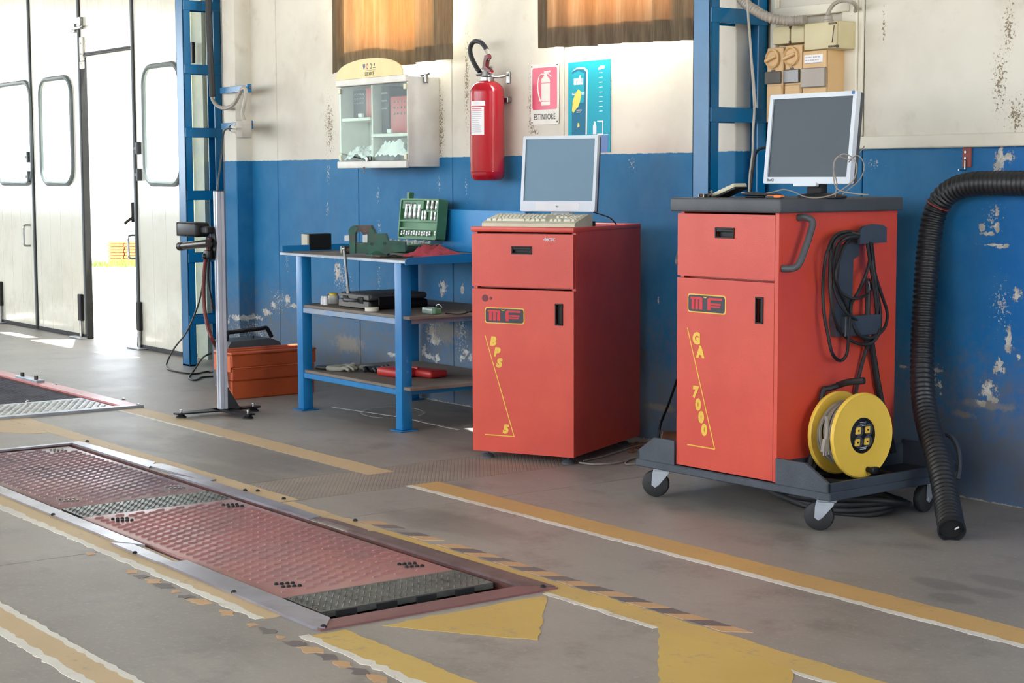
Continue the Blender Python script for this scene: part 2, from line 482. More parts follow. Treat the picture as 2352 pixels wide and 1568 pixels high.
def curtain_material(name, c, tc, ratio):
    m = bpy.data.materials.new(name); m.use_nodes = True; t = NT(m); t.n.clear()
    co = t.new('ShaderNodeTexCoord').outputs['Object']
    weave = t.noise(t.vscale(co, (40, 1, 3)), 2.0, 4, 0.6); big = t.noise(t.vscale(co, (9, 1, 1.2)), 1.0, 4)
    d = t.new('ShaderNodeBsdfDiffuse'); tr = t.new('ShaderNodeBsdfTranslucent'); mx = t.new('ShaderNodeMixShader'); out = t.new('ShaderNodeOutputMaterial')
    front = t.mix(t.step(weave, 0.3, 0.7), lin(c), lin(tuple(v * 0.8 for v in c)))
    geo = t.new('ShaderNodeNewGeometry')                       # pale back face, added to bounce window light onto the wall
    t.l.new(t.mix(geo.outputs['Backfacing'], lin((214, 204, 184)), front), d.inputs[0])
    t.l.new(t.mix(t.step(big, 0.35, 0.65), lin(tc), lin((tc[0] * 0.9, tc[1] * 0.78, tc[2] * 0.6))), tr.inputs[0])
    mx.inputs[0].default_value = ratio
    t.l.new(d.outputs[0], mx.inputs[1]); t.l.new(tr.outputs[0], mx.inputs[2]); t.l.new(mx.outputs[0], out.inputs[0])
    return m


M = {}
M['boardwhite'] = pm('white_board', (224, 218, 202), (212, 206, 190), 0.55, scale=3, dirt=((180, 170, 150), 6, 0.55, 0.8, 0.4))
M['floor'] = floor_material(); M['door'] = door_material()
M['ceil'] = pm('ceiling_paint', (128, 128, 126), (116, 116, 116), 0.8)
M['endwall'] = pm('end_wall_paint', (74, 84, 100), (66, 76, 92), 0.7)  # dark to hold down light bounced off the unseen right wall
M['plain_wall'] = pm('plain_wall', (214, 208, 196), (196, 190, 178), 0.7)
M['pitdark'] = pm('pit_dark', (46, 38, 36), (30, 26, 26), 0.8)
M['yellow'] = paint_material('road_yellow', (208, 170, 104), (200, 160, 102))
M['yellow2'] = paint_material('bright_road_yellow', (214, 182, 100), (204, 170, 90), wear=0.5)
M['chalk'] = paint_material('chalk', (186, 184, 180), (172, 168, 164), wear=0.75)
M['yellow3'] = paint_material('worn_road_yellow', (212, 178, 100), (202, 170, 104), wear=0.5)
M['tan'] = paint_material('faded_yellow', (206, 180, 140), (196, 170, 128), wear=0.55)
M['linewhite'] = paint_material('line_white', (232, 228, 218), (216, 210, 200), wear=0.5)
M['tapeorange'] = paint_material('tape_orange', (204, 164, 120), (196, 156, 116), wear=0.6)
M['tapeblack'] = paint_material('tape_black', (104, 96, 96), (116, 106, 104), wear=0.5)
M['blue'] = pm('blue_enamel', (0, 104, 156), (4, 96, 144), 0.25, scale=5, dirt=((150, 150, 140), 14, 0.66, 0.74, 0.45))
M['bluelt'] = pm('light_blue_enamel', (30, 132, 200), (44, 140, 200), 0.35, scale=4, dirt=((120, 130, 140), 9, 0.62, 0.75, 0.5))
M['bench'] = pm('bench_blue', (20, 122, 184), (18, 110, 170), 0.34, scale=4, dirt=((170, 178, 186), 11, 0.63, 0.72, 0.5))
M['black'] = pm('black_plastic', (22, 22, 24), (16, 16, 18), 0.42, spec=0.3)
M['rubber'] = pm('black_rubber', (34, 35, 37), (24, 25, 27), 0.6)
M['dkgrey'] = pm('dark_grey_plastic', (76, 79, 83), (66, 69, 74), 0.5, bump=0.15)
M['slate'] = pm('slate_moulding', (66, 74, 84), (54, 60, 70), 0.42, bump=0.2, bscale=200, dirt=((120, 110, 100), 10, 0.6, 0.8, 0.25))
M['red'] = pm('red_cabinet', (210, 78, 58), (200, 68, 52), 0.36, scale=3, bump=0.12, bscale=260, dirt=((170, 70, 60), 5, 0.55, 0.8, 0.3), spec=0.5)
M['extred'] = pm('extinguisher_red', (176, 16, 36), (160, 12, 30), 0.16, scale=2, coat=0.6)
M['white'] = pm('white_paint', (226, 224, 216), (212, 209, 200), 0.45)
M['paper'] = pm('paper', (238, 236, 236), (226, 224, 226), 0.7)
M['silver'] = pm('silver_plastic', (206, 212, 220), (198, 204, 212), 0.35)
M['alu'] = pm('aluminium', (206, 210, 220), (190, 196, 206), 0.32, metal=0.35, scale=3)
M['steel'] = pm('steel', (176, 176, 174), (140, 140, 140), 0.3, metal=1.0, scale=9)
M['chrome'] = pm('chrome', (222, 222, 222), (206, 206, 208), 0.16, metal=1.0)
M['galv'] = pm('galvanised', (176, 182, 190), (150, 156, 166), 0.42, metal=0.7, scale=7, dirt=((110, 104, 100), 9, 0.55, 0.75, 0.5))
M['flange'] = pm('worn_flange', (168, 166, 176), (144, 138, 146), 0.34, metal=0.45, scale=4, dirt=((120, 92, 90), 7, 0.54, 0.72, 0.5))
M['plate'] = pm('worn_red_plate', (164, 132, 134), (146, 126, 132), 0.30, scale=2.2, metal=0.3, dirt=((100, 90, 92), 4, 0.5, 0.72, 0.6), bump=0.1)
M['plate2'] = pm('red_plate', (180, 124, 120), (162, 122, 122), 0.38, scale=2.2, metal=0.1, dirt=((112, 96, 92), 4, 0.55, 0.75, 0.5), bump=0.1)
M['rust'] = pm('rusty_edge', (104, 52, 42), (72, 42, 38), 0.65, scale=12, dirt=((40, 34, 34), 9, 0.5, 0.7, 0.6))
M['checker'] = pm('checker_strip', (112, 116, 112), (92, 94, 92), 0.4, metal=0.45, scale=6, dirt=((60, 58, 56), 8, 0.5, 0.7, 0.5))
M['pink'] = pm('pink_red_frame', (206, 128, 128), (188, 120, 122), 0.4, scale=3, dirt=((120, 96, 94), 6, 0.55, 0.75, 0.5))
M['brass'] = pm('stain', (140, 120, 80), (120, 100, 70), 0.6)
M['beige'] = pm('beige_plastic', (206, 200, 176), (196, 190, 166), 0.5)
M['keycap'] = pm('key_caps', (222, 220, 202), (210, 206, 188), 0.5)
M['jbox'] = pm('aged_ivory_box', (206, 194, 154), (198, 186, 146), 0.5)
M['obox'] = pm('aged_orange_box', (212, 176, 128), (204, 168, 120), 0.5)
M['smoke'] = pm('smoked_window', (108, 100, 94), (96, 92, 88), 0.2, coat=0.3)
M['conduit'] = pm('grey_conduit', (168, 160, 148), (150, 142, 132), 0.5)
M['orange'] = pm('orange_toolbox', (186, 82, 38), (172, 74, 36), 0.42, scale=5, dirt=((120, 62, 40), 7, 0.55, 0.75, 0.5))
M['green'] = pm('vice_green', (36, 92, 74), (28, 74, 60), 0.45, scale=14, dirt=((84, 70, 58), 16, 0.5, 0.68, 0.7), bump=0.2, bscale=60)
M['castiron'] = pm('cast_iron', (96, 82, 74), (70, 60, 56), 0.5, metal=0.4, scale=14)
M['gcase'] = pm('green_case', (88, 140, 100), (76, 126, 88), 0.5)
M['gdark'] = pm('green_case_dark', (24, 54, 36), (18, 44, 30), 0.5)
M['socket'] = pm('socket_chrome', (224, 226, 226), (204, 206, 206), 0.25, metal=0.55)
M['yellowp'] = pm('reel_yellow', (238, 198, 80), (230, 188, 72), 0.42, scale=4)
M['greycable'] = pm('grey_cable', (150, 142, 132), (134, 126, 116), 0.55)
M['wood'] = pm('cut_wood', (206, 164, 112), (186, 140, 92), 0.7, scale=20)
M['bark'] = pm('brown_stick', (112, 66, 40), (90, 54, 34), 0.7, scale=20)
M['redrag'] = pm('red_rag', (170, 60, 74), (146, 46, 60), 0.85, scale=30)
M['glove'] = pm('grey_glove', (176, 172, 158), (140, 138, 126), 0.85, scale=14)
M['cloth'] = pm('white_cloth', (244, 244, 246), (232, 232, 236), 0.9, scale=5)
M['redcase'] = pm('red_plastic', (186, 52, 48), (170, 46, 44), 0.4)
M['cream'] = pm('cream_sign', (226, 206, 140), (218, 198, 132), 0.4)
M['ink'] = pm('dark_ink', (70, 66, 62), (60, 58, 56), 0.6)
M['signred'] = pm('sign_red', (208, 38, 82), (196, 34, 76), 0.25, scale=1)
M['teal'] = pm('poster_teal', (0, 150, 178), (0, 160, 170), 0.5, scale=1, spec=0.25)
M['teal2'] = pm('poster_deep_teal', (0, 106, 140), (0, 98, 132), 0.5, scale=1, spec=0.25)
M['posterblue'] = pm('poster_band_blue', (34, 92, 160), (30, 84, 150), 0.35, scale=1)
M['posteryel'] = pm('poster_yellow', (232, 204, 64), (220, 190, 60), 0.4, scale=1)
M['letter'] = pm('letter_yellow', (234, 192, 72), (226, 182, 66), 0.5)
M['logored'] = pm('logo_red', (206, 32, 44), (196, 28, 40), 0.45)
M['logodark'] = pm('logo_dark', (46, 46, 56), (40, 40, 50), 0.45)
M['screen'] = pm('screen_blue_grey', (84, 120, 142), (90, 124, 144), 0.4, scale=2)
M['screen2'] = pm('screen_dark_grey', (54, 68, 78), (50, 64, 74), 0.45, scale=2)
M['hosered'] = pm('red_air_hose', (112, 44, 40), (96, 38, 36), 0.5)
M['pgreen'] = pm('pale_green_jamb', (178, 186, 160), (160, 170, 160), 0.5)
M['oxide'] = pm('red_oxide', (140, 54, 48), (126, 48, 44), 0.5)
M['glass'] = glassy('window_glass', (0.96, 1.0, 0.98), 0.1)
M['greenglass'] = glassy('cabinet_glass', (0.90, 0.96, 0.92), -0.065)
M['brick'] = pm('clay', (190, 110, 66), (170, 96, 60), 0.8, scale=20)
M['grass'] = pm('grass_green', (110, 150, 40), (80, 130, 40), 0.8)
M['caselit'] = pm('case_lit_grey', (116, 110, 104), (100, 96, 92), 0.4)
M['orangebright'] = pm('bright_orange', (240, 130, 60), (232, 120, 52), 0.4)
M['pink2'] = pm('reddish_frame', (142, 96, 96), (124, 82, 84), 0.5, scale=4, metal=0.1, dirt=((96, 70, 68), 7, 0.5, 0.7, 0.5))
M['rustbar'] = pm('rusty_flange', (120, 98, 96), (100, 80, 80), 0.5, scale=5, metal=0.2, dirt=((84, 58, 54), 8, 0.5, 0.7, 0.6))
M['gratebar'] = pm('grate_bars', (92, 92, 104), (74, 74, 88), 0.45, metal=0.5, dirt=((60, 50, 48), 6, 0.5, 0.7, 0.5))
M['benchtop'] = pm('worn_bench_top', (128, 116, 106), (96, 88, 82), 0.5, scale=5, dirt=((170, 160, 150), 9, 0.55, 0.75, 0.4))
M['galvblue'] = pm('worn_blue_rail', (120, 150, 186), (150, 160, 172), 0.45, scale=6)
M['shelfwood'] = pm('grey_shelf', (128, 116, 106), (110, 100, 92), 0.75, scale=4)
M['orange2'] = pm('orange_light', (216, 112, 60), (200, 96, 48), 0.45)
M['gunmetal'] = pm('gunmetal', (98, 92, 88), (76, 72, 70), 0.3, metal=0.8)
M['cream2'] = pm('cream_hinge', (224, 222, 190), (212, 210, 180), 0.5)
M['posterblue2'] = pm('shield_blue', (70, 76, 120), (64, 70, 110), 0.5)
M['logored2'] = pm('shield_red', (170, 84, 88), (160, 80, 84), 0.5)
M['shieldgreen'] = pm('shield_green', (110, 130, 100), (96, 116, 92), 0.5)
M['inkpale'] = pm('faint_ink', (176, 170, 178), (166, 160, 170), 0.7)
M['extdark'] = pm('dark_red_lever', (112, 18, 28), (90, 14, 22), 0.35)
M['smoke2'] = pm('grey_window', (150, 136, 122), (140, 128, 116), 0.3)
M['rubber2'] = pm('hose_rubber', (38, 39, 42), (26, 27, 30), 0.42, scale=3)
M['greycable2'] = pm('dark_hose', (70, 76, 84), (60, 66, 74), 0.5)
M['ground'] = pm('yard_ground', (196, 190, 176), (182, 174, 160), 0.9, scale=1.5)
M['clear'] = glassy('clear_plastic', (0.86, 0.95, 0.9), 0.3, haze=((200, 220, 210), 0.35))

# ------------------------------------------------------------------ floor: slabs around two pits
PX0, PX1, PY0, PY1 = -7.74, -4.155, 2.405, 3.085      # plate pit
RX0, RX1, RY0, RY1 = -12.4, -8.76, 2.405, 3.885       # roller pit
fl = MB().box(-18, 5, -6, 5.62, -0.26, -0.13).build('floor', M['pitdark'], smooth=0); tag(fl, kind='structure')
J = 0.003


def slab(x0, x1, y0, y1, mat='floor'):
    return MB().box(x0, x1, y0, y1, -0.13, 0.0).build('floor_slab', M[mat], fl, smooth=0)


slab(-18, -5.42 - J, -6, PY0); slab(-5.42 + J, 5, -6, PY0)
slab(-18, RX0, PY0, 5.62); slab(RX1, PX0, PY0, PY1); slab(PX1, 5, PY0, PY1)
slab(RX0, RX1, RY1, 5.62)
slab(RX1, -6.28 - J, PY1, 5.62); slab(-6.28 + J, -5.83 - J, 4.72, 5.62)
slab(-5.83 + J, -5.42 - J, PY1, 5.62); slab(-5.42 + J, 5, PY1, 5.62)


def hatch_material():
    m, t, b, co = base('hatched_concrete')
    mid = t.noise(co, 3, 5, 0.65); x, y, z = t.sep(co)
    br = t.new('ShaderNodeTexBrick'); br.inputs['Scale'].default_value = 16; br.inputs['Mortar Size'].default_value = 0.05; br.inputs['Mortar Smooth'].default_value = 0.6
    br.inputs['Color1'].default_value = (1, 1, 1, 1); br.inputs['Color2'].default_value = (.9, .9, .9, 1); br.inputs['Mortar'].default_value = (0, 0, 0, 1)
    mp = t.new('ShaderNodeMapping'); mp.inputs['Rotation'].default_value = (0, 0, math.radians(35)); t.l.new(co, mp.inputs[0]); t.l.new(mp.outputs[0], br.inputs[0])
    col = t.mix(t.step(mid, 0.35, 0.65), lin((150, 140, 130)), lin((128, 118, 110)))
    col = t.mix(t.math('MULTIPLY', br.outputs[0], 0.20), col, lin((182, 172, 158)))
    t.l.new(col, b.inputs['Base Color']); b.inputs['Roughness'].default_value = 0.6
    t.l.new(t.bump(br.outputs[0], 0.3, 0.004), b.inputs['Normal']); return m


M['hatch'] = hatch_material()
slab(-6.28 + J, -5.83 - J, PY1, 4.72, 'hatch')
MB().box(-5.423, -5.417, -6, PY0, -0.12, -0.006).box(-5.423, -5.417, PY1, 5.62, -0.12, -0.006).build('joint_filler', M['pitdark'], fl, smooth=0)
MB().box(-5.833, -5.827, PY1, 5.62, -0.12, -0.006).build('joint_filler', M['pitdark'], fl, smooth=0)


def jag(pts, amp, stepl, seed):
    """outline with ragged edges."""
    rnd = random.Random(seed); out = []
    for i, (a, b) in enumerate(pts):
        c, d = pts[(i + 1) % len(pts)]; L = math.hypot(c - a, d - b); n = max(1, int(L / stepl))
        for k in range(n):
            t = k / n; q = amp if k else 0
            out.append((a + (c - a) * t - (d - b) / L * rnd.uniform(-q, q), b + (d - b) * t + (c - a) / L * rnd.uniform(-q, q)))
    return out


_pz = [0.0]


def paint(name, pts, mat, amp=0.004, stepl=0.03, seed=1, label=None):
    _pz[0] += 0.00006
    o = MB().prism(jag(pts, amp, stepl, seed), lambda u, v, w_: Vector((u, v, w_)), 0.0, 0.0006 + _pz[0]).build(name, M[mat], fl, smooth=0)
    if label: o['label'] = label
    return o


def rect(x0, x1, y0, y1): return [(x0, y0), (x1, y0), (x1, y1), (x0, y1)]


paint('yellow_stripe', rect(-5.845, 1.0, 3.765, 3.898), 'yellow', 0.003, seed=1)
paint('white_edge', rect(-5.845, 1.0, 3.738, 3.768), 'linewhite', 0.005, seed=2)
paint('yellow_stripe', rect(-8.72, -6.16, 3.755, 3.885), 'tan', 0.004, seed=3)
paint('white_edge', rect(-8.72, -7.5, 3.742, 3.757), 'linewhite', 0.004, seed=4)
paint('yellow_stripe', rect(-8.76, -5.84, 3.14, 3.243), 'tan', 0.004, seed=5)
paint('yellow_stripe', rect(-5.82, -5.15, 3.14, 3.205), 'tan', 0.006, seed=26)
paint('yellow_stripe', rect(-5.15, 1.0, 3.10, 3.205), 'yellow3', 0.005, seed=6)
paint('white_edge', rect(-4.06, -3.556, 3.083, 3.104), 'linewhite', 0.006, seed=7)
paint('white_edge', rect(-3.05, 1.0, 3.083, 3.104), 'linewhite', 0.006, seed=8)
paint('yellow_patch', [(-4.035, 2.50), (-3.90, 2.585), (-3.652, 2.756), (-4.035, 3.08)], 'yellow2', 0.008, 0.04, seed=9)
paint('yellow_patch', [(-3.556, 3.106), (-3.05, 2.66), (-2.60, 2.25), (-2.10, 2.25), (-3.05, 3.106)], 'yellow2', 0.008, 0.04, seed=10)
paint('yellow_patch', [(-8.76, 3.13), (-8.76, 2.55), (-8.15, 3.08), (-8.15, 3.14)], 'tan', 0.006, 0.04, seed=20)
paint('yellow_stripe', rect(-4.06, 1.0, 2.285, 2.395), 'yellow2', 0.005, seed=11)
paint('white_edge', rect(-4.075, 1.0, 2.258, 2.29), 'linewhite', 0.008, seed=12)
paint('yellow_stripe', rect(-9.5, -4.30, 2.27, 2.40), 'tan', 0.004, seed=13)
paint('white_edge', rect(-9.5, -4.31, 2.248, 2.278), 'linewhite', 0.007, seed=14)
paint('yellow_stripe', rect(-5.4, 1.0, 1.632, 1.72), 'tan', 0.004, seed=15)
paint('white_edge', rect(-5.4, 1.0, 1.715, 1.738), 'linewhite', 0.005, seed=16)
paint('white_edge', rect(-5.4, 1.0, 1.606, 1.636), 'linewhite', 0.006, seed=17)

# chalk ring on the floor under the bench
cr_ = [(a.x, a.y) for a in [flo(900 + 72 * math.cos(t), 947 + 13 * math.sin(t)) for t in [math.pi * k / 16 for k in range(7, 36)]]]
mq = MB()
for (a, b_), (c, d) in zip(cr_, cr_[1:]):
    mq.prism([(a, b_), (c, d), (c * .0 + c + .010, d + .010), (a + .010, b_ + .010)], lambda u, v, w_: Vector((u, v, w_)), 0, .0009)
mq.build('chalk_ring', M['chalk'], fl, smooth=0)
paint('chalk_line', [(-8.12, 4.72), (-7.55, 4.80), (-7.0, 4.78), (-7.0, 4.80), (-7.55, 4.82), (-8.12, 4.735)], 'chalk', .004, seed=31)

# worn hazard tape: loose strips stuck along both sides of the plate pit
tape = thing('hazard_tape', 'dashed black and orange hazard tape along the far side of the plate pit', 'tape', loc=(0, 0, 0), group='hazard tape along the pit')
x = -5.34; k = 0
while x < -3.42:
    if not (x < -4.7 and k % 3 == 2):
        p = [(x, 3.215), (x + 0.080, 3.215), (x + 0.080 + 0.055, 3.274), (x + 0.055, 3.274)]
        MB().prism(jag(p, 0.003, 0.02, k), lambda u, v, w_: Vector((u, v, w_)), 0.0, 0.0016).build('tape_strip', M['tapeblack' if k % 2 else 'tapeorange'], tape, smooth=0)
    x += 0.084; k += 1
tape2 = thing('hazard_tape', 'torn remains of black and orange hazard tape on the near side of the plate pit', 'tape', loc=(0, 0, 0), group='hazard tape along the pit')
rnd = random.Random(5); x = -5.46; k = 0
while x < -3.5:
    if rnd.random() < 0.72:
        q1, q2 = rnd.uniform(0, .03), rnd.uniform(0, .025)
        p = [(x + q1, 2.19 + q2), (x + 0.070, 2.192), (x + 0.095 - q1, 2.232 - q2 * .5), (x + 0.03 + q2, 2.243 - q1 * .6)]
        MB().prism(jag(p, 0.009, 0.015, k + 50), lambda u, v, w_: Vector((u, v, w_)), 0.0, 0.0017).build('tape_strip', M['tapeblack' if k % 2 else 'tapeorange'], tape2, smooth=0)
    x += 0.082; k += 1

# ------------------------------------------------------------------ back wall of concrete panels, two windows, folding door
JN = [-9.775 + 0.985 * k for k in range(16)]
wb = MB().box(-10.76, 5, WALL + 0.05, WALL + 0.10, 0, 1.85).build('wall_back', M['plain_wall'], smooth=0); tag(wb, kind='structure')


def panel(x0, x1, z0, z1):
    g = 0.002
    return MB().rbox(x0 + g, x1 - g, WALL, WALL + 0.14, z0, z1, 0.004, 1).build('wall_panel', wall_material(x0, x1), wb, smooth=0)


WIN = {1: (JN[1], JN[2]), 2: (JN[3], JN[4])}
WZ0, WZ1 = 1.885, 4.2
panel(-10.76, JN[0], 0, 5.0)
for i in range(15):
    if i in (1, 3):
        panel(JN[i], JN[i + 1], 0, WZ0); panel(JN[i], JN[i + 1], WZ1, 5.0)
    else:
        panel(JN[i], min(5.0, JN[i + 1]), 0, 5.0)
panel(-18, -15.2, 0, 5.0); panel(-15.2, -10.76, 3.75, 5.0)
# concrete piers behind the steel columns
for n_, (a, b_) in ((1, (-10.285, -10.118)), (2, (-5.735, -5.47))):
    tag(MB().rbox(a, b_, 5.20, WALL + 0.01, 0, 5.0, 0.004, 1).build('trim_%d' % n_, wall_material(a, b_), smooth=0), kind='structure')
# jamb beside the door
tag(MB().box(-10.93, -10.765, 5.29, 5.5, 0, 3.75).build('trim_3', M['pgreen'], smooth=0), kind='structure')

for n_, (a, b_) in WIN.items():
    f = MB(); y0, y1 = WALL + 0.0, WALL + 0.06
    lw, rw = 0.04, 0.13
    f.box(a + .004, a + lw, y0, y1, WZ0, WZ1); f.box(b_ - rw, b_ - .004, y0, y1, WZ0, WZ1); f.box(a + .004, b_ - .004, y0 - .012, y1, WZ0 + .002, WZ0 + .075); f.box(a + .004, b_ - .004, y0, y1, WZ1 - .06, WZ1 - .002)
    wn = f.build('window_%d' % n_, M['bluelt'], smooth=0); tag(wn, kind='structure')
    MB().box(a + lw, b_ - rw, y0 + .026, y0 + .030, WZ0 + .075, WZ1 - .06).build('pane', M['glass'], wn, smooth=0)

# ceiling and the other sides of the hall, out of view, openings set for the light
tag(MB().box(-18, 5, -6, 5.6, 5.0, 5.15).build('ceiling', M['ceil'], smooth=0), kind='structure')
wl = MB(); wl.box(-18.2, -18, -6, 5.6, 0, 0.95); wl.box(-18.2, -18, -6, 5.6, 3.0, 5.0); wl.box(-18.2, -18, 4.4, 5.6, 0.95, 3.0)
for yy in (-6, -3.0, 0.0): wl.box(-18.2, -18, yy, yy + .25, 0.95, 3.0)
tag(wl.build('wall_left', M['plain_wall'], smooth=0), kind='structure')
wf = MB(); wf.box(-18, 5, -6.2, -6, 0, 0.9); wf.box(-18, 5, -6.2, -6, 4.5, 5.0)
for xx in (-18, -13.4, -8.8, -4.2, 0.4, 4.6): wf.box(xx, xx + 0.4, -6.2, -6, 0.9, 4.5)
tag(wf.build('wall_front', M['plain_wall'], smooth=0), kind='structure')
wr = MB(); wr.box(5, 5.2, -6, 0.8, 0, 5); wr.box(5, 5.2, 4.7, 5.6, 0, 5); wr.box(5, 5.2, 0.8, 4.7, 4.4, 5)  # right side shaped so its opening lights the cart but not the left cabinet
tag(wr.build('wall_right', M['endwall'], smooth=0), kind='structure')
gr = MB(); z = -0.02
for (a, b_, c, d) in ((-60, 40, 5.62, 90), (5.2, 60, -40, 5.62), (-60, 60, -60, -6.2)):
    gr.box(a, b_, c, d, z - .2, z)
tag(gr.build('ground', M['ground'], smooth=0), kind='structure')

# folding door
DY = 5.25
dr = bpy.data.objects.new('door_1', None); COL.objects.link(dr); tag(dr, kind='structure')


def leaf(x0, x1, z0, z1, win=None, parent=dr, name='door_leaf', fn=None):
    fn = fn or (lambda u, v, w_: Vector((u, DY + w_, v)))
    m = MB()
    if win: m.holed([(x0, z0), (x1, z0), (x1, z1), (x0, z1)], rrect(*win, 0.13, 6), fn, 0, 0.045)
    else: m.prism([(x0, z0), (x1, z0), (x1, z1), (x0, z1)], fn, 0, 0.045)
    o = m.build(name, M['door'], parent, smooth=0)
    if win:
        pts = [fn(u, v, -0.004) for u, v in rrect(*win, 0.13, 6)]
        MB().tube(pts, 0.021, 8, 0, closed=True).build('window_gasket', M['gasket'], o)
        i = 0.012
        MB().prism(rrect(win[0] + i, win[1] - i, win[2] + i, win[3] - i, 0.12, 6), fn, 0.018, 0.022).build('pane', M['glass'], o, smooth=0)
    # black rubber sweep at the foot
    MB().prism([(x0, z0 - 0.018), (x1, z0 - 0.018), (x1, z0 + 0.012), (x0, z0 + 0.012)], lambda u, v, w_: fn(u, v, w_ - 0.004), 0, 0.05).build('rubber_sweep', M['rubber'], o, smooth=0)
    return o


M['gasket'] = pm('grey_gasket', (104, 112, 112), (92, 102, 104), 0.4)
LA = leaf(-14.86, -13.845, 0.02, 3.7, (-14.62, -13.93 + .11, 1.205, 2.03))
LB = leaf(-13.795, -12.80, 0.02, 3.7, (-13.61, -12.96, 1.205, 2.03))
LD = leaf(-11.775, -10.94, 0.02, 3.7, (-11.62, -11.02, 1.205, 2.03))
LT = leaf(-12.755, -11.815, 2.187, 3.7, None, name='transom_leaf')


def bars(m, x, z0, z1, wd=0.03, dp=0.06):
    m.rbox(x - wd / 2, x + wd / 2, DY - 0.012, DY + dp - 0.012, z0, z1, 0.006, 1)


for x_, nm in ((-13.82, 'meeting_stile'), (-12.778, 'meeting_stile'), (-11.795, 'meeting_stile')):
    m = MB(); bars(m, x_ - .014, 0.03, 3.7, 0.022); m.build(nm, M['gasket'], dr)
    m = MB(); bars(m, x_ + .012, 0.0, 3.7, 0.018); m.build('rubber_seal', M['rubber'], dr)
m = MB(); m.rbox(-12.76, -11.81, DY - .01, DY + .05, 2.172, 2.188, .004, 1); m.build('transom_seal', M['rubber'], dr)
# handles, bolts, hinges
for x_, z_ in ((-13.93, 0.86), (-11.83, 0.83)):
    m = MB(); m.tube([(x_, DY, z_), (x_, DY - .05, z_ - .005), (x_ - .004, DY - .055, z_ - .05), (x_ - .004, DY - .055, z_ - .12), (x_, DY - .05, z_ - .165), (x_, DY, z_ - .17)], 0.009, 8, 4)
    m.build('pull_handle', M['steel'], dr)
for x_, za, zb in ((-13.90, 1.42, 1.26), (-11.74, 1.46, 1.27)):
    for zz in (za, zb):
        m = MB(); m.rbox(x_ - .05, x_ + .03, DY - .022, DY, zz - .012, zz + .012, .004, 1); m.rbox(x_ + .012, x_ + .045, DY - .034, DY + .002, zz - .045, zz + .045, .006, 1)
        m.build('door_hinge', M['dkgrey'], dr)
for x_, zz in ((-12.86, 0.045), (-11.765, 0.045), (-14.64, 0.06)):
    m = MB(); m.rbox(x_ - .03, x_ + .03, DY - .03, DY, zz + .09, zz + .30, .006, 1); m.build('floor_bolt_housing', M['black'], dr)
    m = MB(); m.cyl((x_, DY - .016, 0.012), (x_, DY - .016, zz + .1), .014, n=10); m.build('floor_bolt', M['steel'], dr)
    m = MB(); m.rbox(x_ - .12, x_ + .10, DY - .07, DY + .01, 0.0, 0.012, .004, 1); m.build('bolt_keeper', M['galv'], dr)
m = MB(); m.rbox(-12.86, -12.70, DY - .03, DY, 2.38, 2.40, .003, 1); m.rbox(-12.76, -12.70, DY - .028, DY, 2.40, 2.47, .003, 1); m.rbox(-12.90, -12.83, DY - .02, DY, 2.36, 2.43, .003, 1)
m.cyl((-12.92, DY - .02, 2.37), (-12.66, DY - .02, 2.40), .006, n=8); m.build('slide_bolt', M['steel'], dr)
m = MB(); m.rbox(-12.755, -12.69, DY - .014, DY, 2.14, 2.32, .004, 1); m.rbox(-12.755, -12.69, DY - .016, DY, 2.08, 2.135, .004, 1)
for zz in (2.12, 2.19, 2.27): m.cyl((-12.722, DY - .02, zz), (-12.722, DY - .01, zz), .007, n=8)
m.build('strike_plate', M['white'], dr)
# wicket leaf standing open towards the yard, edge on to us
_d = ray(313, 480); _d = Vector((_d.x, _d.y, 0)).normalized()
hx, hy = -11.80, DY + .03
fnw = P3((hx, hy, 0), _d, (0, 0, 1), Vector((-_d.y, _d.x, 0)))
wk = leaf(0, 0.95, 0.03, 2.17, None, name='wicket_leaf', fn=lambda u, v, w_: fnw(u, v, w_))
q = Vector((_d.y, -_d.x, 0))
m = MB(); hp = Vector((hx, hy, 0)) + _d * 0.86
sgn = 1 if (q.dot(CR) < 0) else -1
qq = q * sgn
m.rbox(-.014, .014, -.07, .0, 0.90, 1.06, .01, 2, Matrix.Translation(hp) @ Matrix(((_d.x, -qq.x, 0, 0), (_d.y, -qq.y, 0, 0), (0, 0, 1, 0), (0, 0, 0, 1))))
m.tube([hp + qq * .06 + Vector((0, 0, .94)), hp + qq * .10 + Vector((0, 0, .91)), hp + qq * .12 + Vector((0, 0, .89))], .012, 8, 3)
m.build('lever_handle', M['black'], wk)

# yard seen through the open wicket: a low stack of clay tiles and some weeds
bs = thing('tile_stack', 'low stack of orange clay tiles in the bright yard beyond the door', 'tiles', loc=flo(282, 606))
o_ = Vector(bs.location); ex = CR.copy(); ex.z = 0; ex.normalize(); ey = Vector((-ex.y, ex.x, 0))
for r_ in range(8):
    for c_ in range(2):
        a = -0.22 + c_ * 0.24 + 0.012 * (r_ % 2)
        m = MB(); m.rbox(a, a + .225, 0, .3, r_ * .042, r_ * .042 + .036, .004, 1, Matrix(((ex.x, ey.x, 0, 0), (ex.y, ey.y, 0, 0), (0, 0, 1, 0), (0, 0, 0, 1))))
        m.build('tile', M['brick'], bs)
rnd = random.Random(3); gm = MB()
for k in range(420):
    p = flo(rnd.uniform(196, 322), rnd.uniform(608, 614)); h = rnd.uniform(.02, .12); a = rnd.uniform(0, 6.28); q2 = Vector((math.cos(a), math.sin(a), 0))
    gm._add([p - q2 * .012, p + q2 * .012, p + Vector((rnd.uniform(-.04, .04), rnd.uniform(-.04, .04), h))], [(0, 1, 2)])
g = gm.build('weeds', M['grass'], smooth=0); tag(g, 'green weeds growing round the clay tile stack in the yard', 'weeds', kind='stuff')

